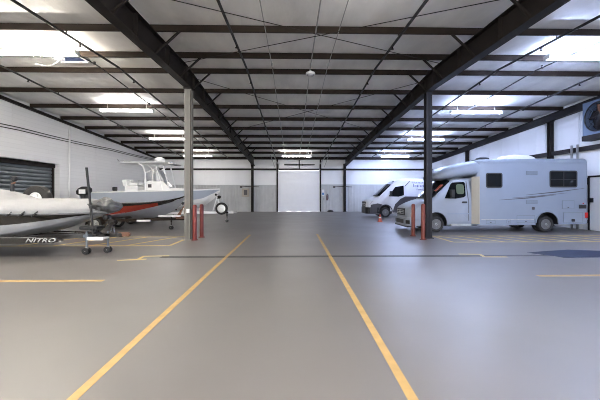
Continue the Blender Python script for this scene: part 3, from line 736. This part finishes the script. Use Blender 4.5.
# house
HW = 1.15
def house_y(z): return HW
def house_ring(x, zb, zt, hw, r):
    pts = [(hw, zb), (hw, zb+.3), (hw, (zb+zt)/2), (hw, zt-r)]
    for k in range(1, 5):
        a = PI/2*k/4; pts.append((hw-r+r*math.cos(a), zt-r+r*math.sin(a)))
    pts.append((hw*.45, zt+.01))
    return [(x, C, zb)]+[(x, C-h, z) for h, z in pts]+[(x, C, zt+.015)]+[(x, C+h, z) for h, z in reversed(pts)]
rings = [house_ring(x, zb, zt, hw, .14) for x, zb, zt, hw in ((7.98, .34, 3.10, 1.06), (8.03, .32, 3.14, 1.12), (8.10, .31, 3.16, HW), (9.2, .31, 3.19, HW), (11, .33, 3.21, HW), (12.72, .36, 3.22, HW), (12.82, .37, 3.20, HW-.03), (12.88, .42, 3.14, HW-.09))]
hs = O('house_body', MB().loft(rings), 'rv', rvt)
cut(hs, MB().lathe((WX2, C-HW, .40), [(.50, -.3), (.50, .5)], 'Y', 32)); cut(hs, MB().lathe((WX2, C+HW, .40), [(.50, -.5), (.50, .3)], 'Y', 32))
O('front_corner_panel', MB().prism([(7.80, C-.985), (8.06, C-1.155), (8.09, C-1.14), (7.84, C-.93)], .36, 2.42, 'Z'), 'cream', rvt)
# cab-over
rings = []
for x, z0, z1, hw in ((6.30, 2.37, 2.43, .50), (6.36, 2.29, 2.54, .80), (6.52, 2.26, 2.70, .95), (6.85, 2.30, 2.86, 1.04), (7.25, 2.36, 2.99, 1.09), (7.7, 2.42, 3.08, 1.13), (8.12, 2.45, 3.16, 1.155)):
    h = (z1-z0); ring = []
    for k in range(24):
        a = 2*PI*k/24+PI/24; cx, sz = math.cos(a), math.sin(a)
        e = .45
        ring.append((x, C+hw*math.copysign(abs(cx)**e, cx), (z0+z1)/2+h/2*math.copysign(abs(sz)**(e+.15), sz)))
    rings.append(ring)
O('cab_over', MB().loft(rings), 'rv', rvt)
# windscreen: from the hood to the cab-over
mb = MB(); v = []
for x, z, hw in ((6.06, 1.49, .88), (6.45, 1.85, .86), (6.88, 2.25, .80)):
    for k in range(7):
        s = -1+2*k/6; v.append((x-.06*(1-s*s)-.012, C+s*hw, z+.02+.04*(1-s*s)))
n = len(v); v += [(x+.05, y, z-.05) for x, y, z in v]
f = [(j*7+i, j*7+i+1, (j+1)*7+i+1, (j+1)*7+i) for j in range(2) for i in range(6)]
f += [tuple(n+q for q in reversed(t_)) for t_ in f[:]]
edge = [0, 1, 2, 3, 4, 5, 6, 13, 20, 19, 18, 17, 16, 15, 14, 7]
f += [(edge[k], edge[k]+n, edge[(k+1) % 16]+n, edge[(k+1) % 16]) for k in range(16)]
mb.add(v, f, 0, True); ws = O('windscreen', mb, 'glass', rvt)
O('dash_card', MB().add([(x, C+y, 1.51+(x-6.06)*.93+.06+dz) for dz in (0, -.03) for x, y in ((6.32, -.80), (6.32, -.50), (6.62, -.50), (6.62, -.80))], [(0, 1, 2, 3), (7, 6, 5, 4), (0, 4, 5, 1), (1, 5, 6, 2), (2, 6, 7, 3), (3, 7, 4, 0)]), 'orange', ws)
O('wiper', MB().tube([(6.0, C-.5, 1.5), (6.25, C-.15, 1.75)], .012, 6).tube([(6.0, C+.1, 1.52), (6.25, C+.45, 1.75)], .012, 6), 'blk', ws)
# cab door, its window, mirror, handle
dr = O('cab_door', side_patch([(6.72, .5), (7.66, .5), (7.66, 1.4), (7.62, 2.24), (7.02, 2.22), (6.60, 1.5)], cab_y, C, th=.006), 'rvcab', rvt)
wd = O('door_window', side_patch([(6.62, 1.47), (6.93, 2.10), (7.0, 2.17), (7.5, 2.2), (7.56, 2.15), (7.56, 1.6), (7.48, 1.52), (7.1, 1.46)], cab_y, C, th=.013), 'glass', dr)
O('green_patch', side_patch(rrect(7.16, 1.66, 7.50, 2.10, .1), cab_y, C, th=.017), 'olive', dr)  # olive patch added on the glass to tint part of the window
O('door_handle', side_patch(rrect(7.38, 1.26, 7.60, 1.34, .03), cab_y, C, th=.03), 'blk', dr)
O('door_seam', side_patch([(7.655, .5), (7.675, .5), (7.675, 1.4), (7.63, 2.24), (7.61, 2.24), (7.655, 1.4)], cab_y, C, th=.012).add([], []), 'darkgraph', dr)
O('side_molding', side_patch([(6.72, .78), (7.7, .78), (7.7, .83), (6.72, .83)], cab_y, C, th=.02), 'rv', dr)
mb = MB(); mb.obox((6.86, C-1.18, 1.68), (.07, 0, 0), (0, .10, 0), (0, 0, .17)); mb.tube([(6.9, C-.95, 1.5), (6.88, C-1.1, 1.55)], .03, 6); O('side_mirror', mb, 'blk', rvt, bevel=.03)
mb = MB(); mb.obox((6.86, C+1.18, 1.68), (.07, 0, 0), (0, .10, 0), (0, 0, .17)); mb.tube([(6.9, C+.95, 1.5), (6.88, C+1.1, 1.55)], .03, 6); O('side_mirror', mb, 'blk', rvt, bevel=.03)
# front
fr = MB(); fr.obox((5.03, C, .86), (.03, 0, 0), (0, .50, 0), (0, 0, .16))
gr = O('grille', fr, 'blk', rvt, bevel=.02)
mb = MB()
for k in range(3): mb.box((4.985, C-.46, .76+k*.08), (5.0, C+.46, .785+k*.08))
mb.lathe((4.985, C, .87), [(.085, -.01), (.1, 0), (.085, .01)], 'X', 16, closed=True); O('grille_bar', mb, 'chrome', gr)
for s in (-1, 1):
    mb = MB(); mb.add([(5.05, C+s*.53, .74), (5.06, C+s*.53, .97), (5.17, C+s*.905, .78), (5.38, C+s*.967, 1.08), (5.2, C+s*.82, 1.07), (5.3, C+s*.7, .74), (5.3, C+s*.6, .97)],
           [(0, 2, 3, 4, 1), (0, 5, 2), (2, 5, 3), (5, 6, 4, 3), (6, 1, 4), (0, 1, 6, 5)]); O('headlight', mb, 'lens', rvt)
mb = MB(); rr = []
for x, hw in ((4.97, .55), (5.01, .75), (5.14, .90), (5.55, .985)):
    rr.append([(x, C-hw, .25), (x, C-hw, .62), (x, C+hw, .62), (x, C+hw, .25)])
bp_ = O('front_bumper', MB().loft(rr, sm=False), 'rvcab', rvt, bevel=.03)
mb = MB(); mb.obox((4.975, C, .44), (.02, 0, 0), (0, .5, 0), (0, 0, .09))
for s in (-1, 1): mb.obox((5.06, C+s*.80, .43), (.05, s*.09, 0), (-.02*s, .01, 0), (0, 0, .08))
O('bumper_intake', mb, 'blk', bp_)
O('bumper_lip', MB().box((5.0, C-.86, .20), (5.3, C+.86, .27)), 'blk', bp_, bevel=.02)
O('side_step', MB().box((6.85, C-1.10, .27), (7.75, C-.9, .36)), 'alu', rvt, bevel=.02)
for x in (WX, ):
    for s in (-1, 1): wheel(rvt, (x, C+s*.90, WR), WR, .22, s, 'rimgrey', 9)
for s in (-1, 1):
    wheel(rvt, (WX2, C+s*1.0, WR), WR, .22, s, 'rimgrey', 9); wheel(rvt, (WX2, C+s*.72, WR), WR, .22, s, 'alu', 6)
O('axle', MB().tube([(WX, C-.85, WR), (WX, C+.85, WR)], .04).tube([(WX2, C-.7, WR), (WX2, C+.7, WR)], .06).box((6.0, C-.4, .28), (12.5, C+.4, .42)), 'blk', rvt)
pts = []
for k in range(17):
    a = PI*k/16; pts.append((WX2+.53*math.cos(a), .42+.50*math.sin(a)))
inn = [(WX2+.48*math.cos(PI*k/16), .42+.46*math.sin(PI*k/16)) for k in reversed(range(17))]
O('wheel_arch', MB().prism(pts+inn, C-HW-.035, C-HW+.02, 'Y'), 'rv', rvt)
# windows, vents, hatches on the house side
for x0, z0, x1, z1, mid in ((8.34, 1.93, 9.06, 2.58, False), (11.14, 1.95, 12.36, 2.68, True)):
    w = O('house_window', side_patch(rrect(x0, z0, x1, z1, .09), house_y, C, th=.02), 'blk', rvt)
    O('pane', side_patch(rrect(x0+.05, z0+.05, x1-.05, z1-.05, .06), house_y, C, th=.024), 'glass', w)
    if mid: O('window_bar', side_patch([((x0+x1)/2-.012, z0+.05), ((x0+x1)/2+.012, z0+.05), ((x0+x1)/2+.012, z1-.05), ((x0+x1)/2-.012, z1-.05)], house_y, C, th=.03).box((x0+.05, C-HW-.03, z0+.33), (x1-.05, C-HW-.02, z0+.345)), 'blk', w)
for z in (2.49, 1.23):
    v_ = O('louvre_vent', side_patch(rrect(10.1, z, 10.6, z+.17, .015), house_y, C, th=.012), 'slat', rvt)
    mb = MB()
    for k in range(4): mb.box((10.13, C-HW-.02, z+.025+k*.037), (10.57, C-HW-.008, z+.04+k*.037))
    O('vent_slat', mb, 'rv', v_)
def swoosh(a, b, t0, dz): return [(a[0], a[1]-.004), ((a[0]+b[0])/2, (a[1]+b[1])/2-t0+dz), (b[0], b[1]-.004), (b[0], b[1]+.006), ((a[0]+b[0])/2, (a[1]+b[1])/2+t0+dz), (a[0], a[1]+.006)]
for a, b, t0 in (((8.92, 1.40), (11.43, 1.62), .022), ((9.5, 1.49), (11.9, 1.71), .016), ((10.1, 1.62), (12.68, 1.91), .024)):
    O('side_stripe', side_patch(swoosh(a, b, t0, -.02), house_y, C, th=.004), 'darkgraph', rvt)
def hatch_door(x0, z0, x1, z1, m='rv'):
    o = O('hatch_door', side_patch(rrect(x0, z0, x1, z1, .03), house_y, C, th=.010), m, rvt)
    fr = MB()
    for a, b in (((x0, z0), (x1, z0)), ((x0, z1), (x1, z1))): fr.box((a[0], C-HW-.013, a[1]-.006), (b[0], C-HW-.005, b[1]+.006))
    for x in (x0, x1): fr.box((x-.006, C-HW-.013, z0), (x+.006, C-HW-.005, z1))
    O('hatch_trim', fr, 'slat', o)
    O('latch', MB().box(((x0+x1)/2-.03, C-HW-.02, z0+.04), ((x0+x1)/2+.03, C-HW-.008, z0+.07)), 'darkgraph', o)
for q in ((9.70, .42, 10.48, .73), (11.70, 1.02, 12.22, 1.38), (8.35, .38, 8.75, .52), (9.25, .40, 9.42, .55), (11.75, .42, 12.6, .86)): hatch_door(*q)
O('water_inlet', side_patch(rrect(12.44, 1.03, 12.76, 1.20, .02), house_y, C, th=.014), 'blk', rvt)
O('fuel_cap', side_patch(rrect(10.36, .98, 10.48, 1.10, .03), house_y, C, th=.014), 'darkgraph', rvt)
O('exhaust_port', side_patch(rrect(12.1, .46, 12.25, .58, .03), house_y, C, th=.02), 'blk', rvt)
O('tail_light', MB().box((12.70, C-HW-.012, .62), (12.84, C-HW+.05, .86)), 'tail', rvt, bevel=.01)
O('marker_light', MB().box((12.6, C-HW-.01, 1.24), (12.66, C-HW+.02, 1.28)), 'tail', rvt)
O('skirt_molding', MB().box((8.15, C-HW-.012, .55), (10.45, C-HW+.01, .575)), 'alu', rvt)
O('awning_rail', MB().box((8.1, C-HW-.015, 3.0), (12.7, C-HW+.01, 3.05)), 'rv', rvt, bevel=.006)
O('rear_bumper', MB().box((12.8, C-1.0, .38), (12.98, C+1.0, .52)), 'blk', rvt, bevel=.02)
# roof fittings
rings = []
for x, hw, h in ((9.55, .25, .04), (9.75, .32, .22), (10.2, .36, .28), (10.8, .36, .27), (11.15, .3, .18), (11.25, .22, .03)):
    rings.append([(x, C-hw, 3.19), (x, C-hw*.95, 3.19+h*.75), (x, C-hw*.6, 3.2+h), (x, C+hw*.6, 3.2+h), (x, C+hw*.95, 3.19+h*.75), (x, C+hw, 3.19)])
O('air_conditioner', MB().loft(rings), 'white', rvt)
mb = MB(); mb.box((8.45, C-.25, 3.17), (9.2, C+.25, 3.27)); mb.lathe((8.85, C, 3.26), [(.3, 0), (.28, .08), (.12, .13), (.01, .13)], n=16); O('roof_vent', mb, 'blk', rvt, bevel=.02)
mb = MB()
for x in (11.6, 12.2): mb.box((x, C-.2, 3.2), (x+.3, C+.2, 3.3))
O('roof_hatch', mb, 'white', rvt, bevel=.02)

# --- white van
V = 24.85
vt = thing('delivery_van', (8.4, V, 0), 'white high roof van with dark lower graphics parked behind the camper', 'van')
def van_y(z): return .985 if z < 1.45 else .985-(z-1.45)*.11
van = [(5.30, .50, 1.05, .62, .58), (5.36, .34, 1.16, .82, .74), (5.50, .25, 1.24, .92, .84), (5.80, .23, 1.36, .96, .88), (6.15, .23, 1.48, .985, .91)]
rings = [body_ring(x, zb, zt, hw, ht, zt-.16, V) for x, zb, zt, hw, ht in van]
for x, zt in ((6.5, 1.82), (6.85, 2.15), (7.15, 2.43), (7.4, 2.62), (7.7, 2.76), (8.1, 2.82), (11.35, 2.80), (11.45, 2.72)):
    rings.append(body_ring(x, .23, zt, .985, van_y(zt)-.03, min(1.45, zt-.2), V, .14))
vb = O('van_body', MB().loft(rings), 'vanw', vt)
VX, VX2, VR = 6.66, 10.33, .36
for x in (VX, VX2):
    cut(vb, MB().lathe((x, V-.985, .42), [(.47, -.3), (.47, .42)], 'Y', 32)); cut(vb, MB().lathe((x, V+.985, .42), [(.47, -.42), (.47, .3)], 'Y', 32))
    for s in (-1, 1): wheel(vt, (x, V+s*.88, VR), VR, .24, s, 'rimgrey', 8)
O('axle', MB().tube([(VX, V-.85, VR), (VX, V+.85, VR)], .04).tube([(VX2, V-.8, VR), (VX2, V+.8, VR)], .06), 'blk', vt)
mb = MB(); v = []
for x, z, hw in ((6.20, 1.55, .88), (6.65, 1.98, .86), (7.08, 2.38, .80)):
    for k in range(7):
        s = -1+2*k/6; v.append((x-.06*(1-s*s)-.012, V+s*hw, z+.02+.04*(1-s*s)))
v += [(x+.05, y, z-.05) for x, y, z in v]
mb.add(v, f, 0, True); O('windscreen', mb, 'glass', vt)
dv = O('front_door', side_patch([(7.0, .45), (8.05, .45), (8.05, 2.3), (7.45, 2.3), (6.95, 1.6)], van_y, V, th=.005), 'vanw', vt)
O('door_window', side_patch([(6.88, 1.52), (7.38, 2.2), (8.0, 2.30), (8.0, 1.60), (7.6, 1.50)], van_y, V, th=.013), 'glass', dv)
O('side_mirror', MB().obox((7.0, V-1.17, 1.72), (.07, 0, 0), (0, .1, 0), (0, 0, .18)).tube([(7.05, V-.95, 1.58), (7.02, V-1.1, 1.62)], .03, 6), 'blk', vt, bevel=.03)
O('dark_side_graphic', side_patch([(7.15, .35), (9.9, .35), (9.9, 1.3), (9.0, 1.50), (8.1, 1.52), (7.75, 1.35), (7.35, .95)], van_y, V, th=.010), 'darkgraph', vt)
O('dark_front_graphic', side_patch([(5.55, .30), (6.2, .30), (6.25, .75), (6.45, .93), (6.1, 1.02), (5.6, .92)], van_y, V, th=.004), 'darkgraph', vt)
O('white_sweep', side_patch([(7.8, .62), (9.2, 1.05), (9.8, 1.15), (9.8, 1.22), (9.0, 1.13), (7.7, .72)], van_y, V, th=.016), 'vanw', vt)
O('roof_sweep', side_patch([(8.05, 2.25), (8.12, 2.25), (8.52, 2.66), (8.46, 2.66)], van_y, V, th=.010), 'darkgraph', vt)
mb = MB(); random.seed(3)
for z, x0, h, n in ((2.46, 8.62, .085, 13), (2.20, 8.72, .16, 9), (1.97, 8.95, .085, 8)):
    x = x0
    for k in range(n):
        w = random.uniform(.04, .075)*(1 if h < .1 else 1.4); hh = h*(1.25 if k == 0 else random.choice((.7, .7, .75, 1.0)))
        side_patch([(x, z), (x+w*.35, z), (x+w*.35, z+hh), (x, z+hh)], van_y, V, th=.008, mb=mb)
        side_patch([(x+w*.35, z+hh*.8), (x+w*.8, z+hh*.8), (x+w*.8, z+hh), (x+w*.35, z+hh)], van_y, V, th=.008, mb=mb)
        if k % 2: side_patch([(x+w*.35, z), (x+w*.8, z), (x+w*.8, z+hh*.2), (x+w*.35, z+hh*.2)], van_y, V, th=.008, mb=mb)
        x += w+.02
O('lettering', mb, 'purple', vt)['label'] = 'small purple lettering on the upper side'
mb = MB(); mb.obox((5.32, V, .90), (.035, 0, 0), (0, .60, 0), (0, 0, .24)); gr = O('grille', mb, 'blk', vt, bevel=.03)
O('grille_bar', MB().box((5.275, V-.45, .98), (5.29, V+.45, 1.0)).box((5.275, V-.45, .86), (5.29, V+.45, .88)), 'chrome', gr)
rr = []
for x, hw in ((5.25, .6), (5.30, .80), (5.42, .93), (5.95, .985), (6.2, .995)):
    rr.append([(x, V-hw, .27), (x, V-hw, .74), (x, V+hw, .74), (x, V+hw, .27)])
O('front_bumper', MB().loft(rr, sm=False), 'blk', vt, bevel=.03)
for s in (-1, 1):
    mb = MB(); mb.add([(5.38, V+s*.52, .86), (5.38, V+s*.52, 1.04), (5.52, V+s*.935, .90), (5.75, V+s*.965, 1.2), (5.5, V+s*.80, 1.16), (5.7, V+s*.7, .86), (5.7, V+s*.6, 1.04)],
           [(0, 2, 3, 4, 1), (0, 5, 2), (2, 5, 3), (5, 6, 4, 3), (6, 1, 4), (0, 1, 6, 5)]); O('headlight', mb, 'lens', vt)
O('roof_marker', MB().box((7.3, V-.6, 2.60), (7.42, V-.5, 2.66)), 'blk', vt)
O('wheel_arch_trim', MB().prism([(VX+.52*math.cos(PI*k/16), .42+.52*math.sin(PI*k/16)) for k in range(17)]+[(VX+.46*math.cos(PI*k/16), .42+.46*math.sin(PI*k/16)) for k in reversed(range(17))], V-1.0, V-.96, 'Y'), 'darkgraph', vt)

# ------------------------------------------------------------------ things on the walls
# exhaust fan on the right wall
fy, fz, fx = 14.25, 5.05, XR-.02
t = thing('exhaust_fan', (fx, fy, fz), 'large exhaust fan in a blue grey box on the right wall', 'fan')
mb = MB(); q = .74; n = 32
sq = []
for k in range(n):
    a = 2*PI*k/n+PI/4; c_, s_ = math.cos(a), math.sin(a); m_ = max(abs(c_), abs(s_)); sq.append((fy+q*c_/m_, fz+q*s_/m_))
ci = [(fy+.62*math.cos(2*PI*k/n+PI/4), fz+.62*math.sin(2*PI*k/n+PI/4)) for k in range(n)]
x0, x1 = fx-.42, fx
mb.loft([[(x1, y, z) for y, z in sq], [(x0, y, z) for y, z in sq], [(x0, y, z) for y, z in ci], [(x1-.05, y, z) for y, z in ci]], caps=False, sm=False)
O('housing', mb, 'blueh', t)
O('rim_ring', MB().tube([(x0-.01, fy+.63*math.cos(2*PI*k/32), fz+.63*math.sin(2*PI*k/32)) for k in range(32)], .03, 8, closed=True), 'blk', t)
O('motor', MB().lathe((fx-.2, fy, fz), [(.13, -.12), (.14, 0), (.13, .12)], 'X', 16), 'blk', t)
for k in range(5):
    a = 2*PI*k/5+.3; d = Vector((0, math.cos(a), math.sin(a))); s = Vector((0, -math.sin(a), math.cos(a)))
    mb = MB(); v = []
    for r_, w_, tw in ((.1, .09, .8), (.3, .17, .6), (.58, .24, .4)):
        for e in (-1, 1):
            p = Vector((fx-.2, fy, fz))+d*r_+e*w_*(s*math.cos(tw)+Vector((1, 0, 0))*math.sin(tw)*.6); v += [p, p+Vector((.008, 0, 0))]
    fc = []
    for j in range(2):
        o = j*4; fc += [(o, o+2, o+6, o+4), (o+1, o+5, o+7, o+3), (o, o+4, o+5, o+1), (o+2, o+3, o+7, o+6)]
    fc += [(0, 1, 3, 2), (8, 10, 11, 9)]
    mb.add(v, fc, 0, True); O('fan_blade', mb, 'rusty' if k % 2 else 'steel2', t)
mb = MB()
for r_ in (.2, .4): mb.tube([(x0-.02, fy+r_*math.cos(2*PI*k/24), fz+r_*math.sin(2*PI*k/24)) for k in range(24)], .008, 5, closed=True)
for k in range(4):
    a = PI*k/4; mb.tube([(x0-.02, fy-.63*math.cos(a), fz-.63*math.sin(a)), (x0-.02, fy+.63*math.cos(a), fz+.63*math.sin(a))], .008, 5)
O('wire_guard', mb, 'blk', t)
O('shutter_back', MB().box((fx-.04, fy-.70, fz-.70), (fx-.02, fy+.70, fz+.70)), 'blk', t)
tag(O('fan_shelf', MB().box((fx-.45, fy-.75, fz-.98), (fx, fy+.75, fz-.75)), 'steel2'), 'dark shelf bracket under the large exhaust fan', 'shelf')
# wall pipes
def wallpipe(y, r, z0, z1, m, lab, x=XR-.06): tag(O('wall_pipe', MB().tube([(x, y, z0), (x, y, z1)], r, 8), m), lab, 'pipe')
wallpipe(17.72, .02, 0, 6.0-.36, 'white', 'thin white conduit on the right wall beside its column')
wallpipe(15.62, .02, 0, 5.75, 'white', 'thin white conduit on the right wall left of the fan')
wallpipe(15.78, .05, 0, 4.0, 'alu', 'grey standpipe behind the camper rear, left of the pair', XR-.28)
wallpipe(15.46, .05, 0, 4.0, 'alu', 'grey standpipe behind the camper rear, right of the pair', XR-.28)
mb = MB(); mb.prism([(15.27, 5.15), (15.37, 5.3), (15.27, 5.45), (15.17, 5.3)], XR-.03, XR-.012, 'X'); tag(O('diamond_sign', mb, 'darkgraph'), 'small dark diamond sign on the right wall', 'sign')
d = struct('door_3', MB().box((XR-.05, 14.1, .02), (XR-.015, 15.05, 2.42)), 'white')
mb = MB(); mb.box((XR-.09, 15.05, 0), (XR-.015, 15.12, 2.5)); mb.box((XR-.09, 14.03, 0), (XR-.015, 14.1, 2.5)); mb.box((XR-.09, 14.03, 2.43), (XR-.015, 15.12, 2.5)); O('door_frame', mb, 'steel2', d)
O('door_handle', MB().box((XR-.13, 14.86, 1.28), (XR-.05, 14.97, 1.48)), 'blk', d)
tag(O('switch_box', MB().box((XR-.16, 15.14, 2.1), (XR-.015, 15.32, 2.42)), 'blk', bevel=.01), 'black switch box on the right wall behind the camper tail', 'box')
# left wall cables and pipe
def cable(z0, z1, lab, y0=8.0, sag=.05):
    pts = []
    for k in range(13):
        a = k/12; pts.append((XL+.03, y0+(31.8-y0)*a, z0+(z1-z0)*a-sag*abs(math.sin(3*PI*a))))
    tag(O('wall_cable', MB().tube(pts, .022, 6), 'tin'), lab, 'cable')
cable(4.70, 4.98, 'upper black cable strung along the left wall'); cable(4.56, 4.88, 'lower black cable strung along the left wall')
tag(O('wall_pipe', MB().tube([(XL+.05, 19.45, 0), (XL+.05, 19.45, 5.55)], .05, 8), 'white'), 'white vertical pipe on the left wall beyond the roller door', 'pipe')
for y, lab in ((15.6, 'upright seam strip on the left wall above the roller door'), (22.1, 'upright seam strip on the left wall beyond the white pipe')):
    tag(O('seam_strip', MB().box((XL+.001, y-.03, 4.9 if y < 18 else .0), (XL+.012, y+.03, zp(y)-.15)), 'block'), lab, 'strip')
# back wall fittings
t = thing('electrical_box', (-4.5, YB-.1, 1.5), 'tan electrical box on the back wall by the left column', 'box')
O('case', MB().box((-4.95, YB-.2, 1.45), (-4.25, YB-.03, 2.25)), 'tan', t, bevel=.01); O('panel_window', MB().box((-4.75, YB-.22, 1.62), (-4.42, YB-.19, 2.1)), 'darkgraph', t)
t = thing('fire_extinguisher', (3.32, YB-.15, 1.1), 'dark fire extinguisher on the back wall right of the door', 'extinguisher')
O('bottle', MB().lathe((3.32, YB-.17, 1.1), [(.08, 0), (.09, .03), (.09, .45), (.05, .53), (.03, .56)], n=16), 'extred', t)
O('valve_head', MB().box((3.27, YB-.2, 1.66), (3.37, YB-.14, 1.74)).tube([(3.37, YB-.17, 1.7), (3.45, YB-.17, 1.6), (3.43, YB-.17, 1.25)], .015, 6), 'blk', t)
O('hook', MB().box((3.28, YB-.09, 1.15), (3.36, YB-.03, 1.6)), 'steel2', t)
t = thing('safety_sign', (2.95, YB-.05, 1.75), 'small white and blue sign beside the back door', 'sign')
O('board', MB().box((2.80, YB-.08, 1.55), (3.05, YB-.055, 2.15)), 'white', t); O('blue_field', MB().box((2.83, YB-.085, 1.62), (3.02, YB-.08, 1.85)), 'blue', t)
tag(O('door_control', MB().box((2.9, YB-.12, 1.1), (3.05, YB-.055, 1.35)), 'alu', bevel=.01), 'small grey control box under the blue and white sign', 'box')
tag(O('floor_bag', MB().lathe((3.6, YB-.45, 0), [(.28, 0), (.32, .06), (.22, .14), (.05, .18)], n=12), 'tin'), 'small dark heap on the floor right of the back door', 'bag')

# ------------------------------------------------------------------ light, camera
w = bpy.data.worlds.new('daylight'); S.world = w; w.use_nodes = True
bg = w.node_tree.nodes['Background']; bg.inputs['Color'].default_value = (.95, .97, 1, 1); bg.inputs['Strength'].default_value = .8

cam = bpy.data.cameras.new('camera'); co = bpy.data.objects.new('camera', cam); COL.objects.link(co)
co.location = (0, 0, 1.62); co.rotation_euler = (PI/2, 0, -math.radians(1.2)); cam.lens = 20; cam.sensor_width = 36; cam.shift_y = -5/600
cam.clip_start = .05; S.camera = co
S.view_settings.view_transform = 'Standard'; S.view_settings.look = 'None'; S.view_settings.gamma = 1; S.view_settings.use_curve_mapping = False
S.view_settings.exposure = 2.65
S.cycles.filter_width = 1.0; S.cycles.use_denoising = True; S.cycles.sample_clamp_indirect = 6; S.cycles.max_bounces = 8; S.cycles.diffuse_bounces = 5
S.cycles.caustics_reflective = False; S.cycles.caustics_refractive = False
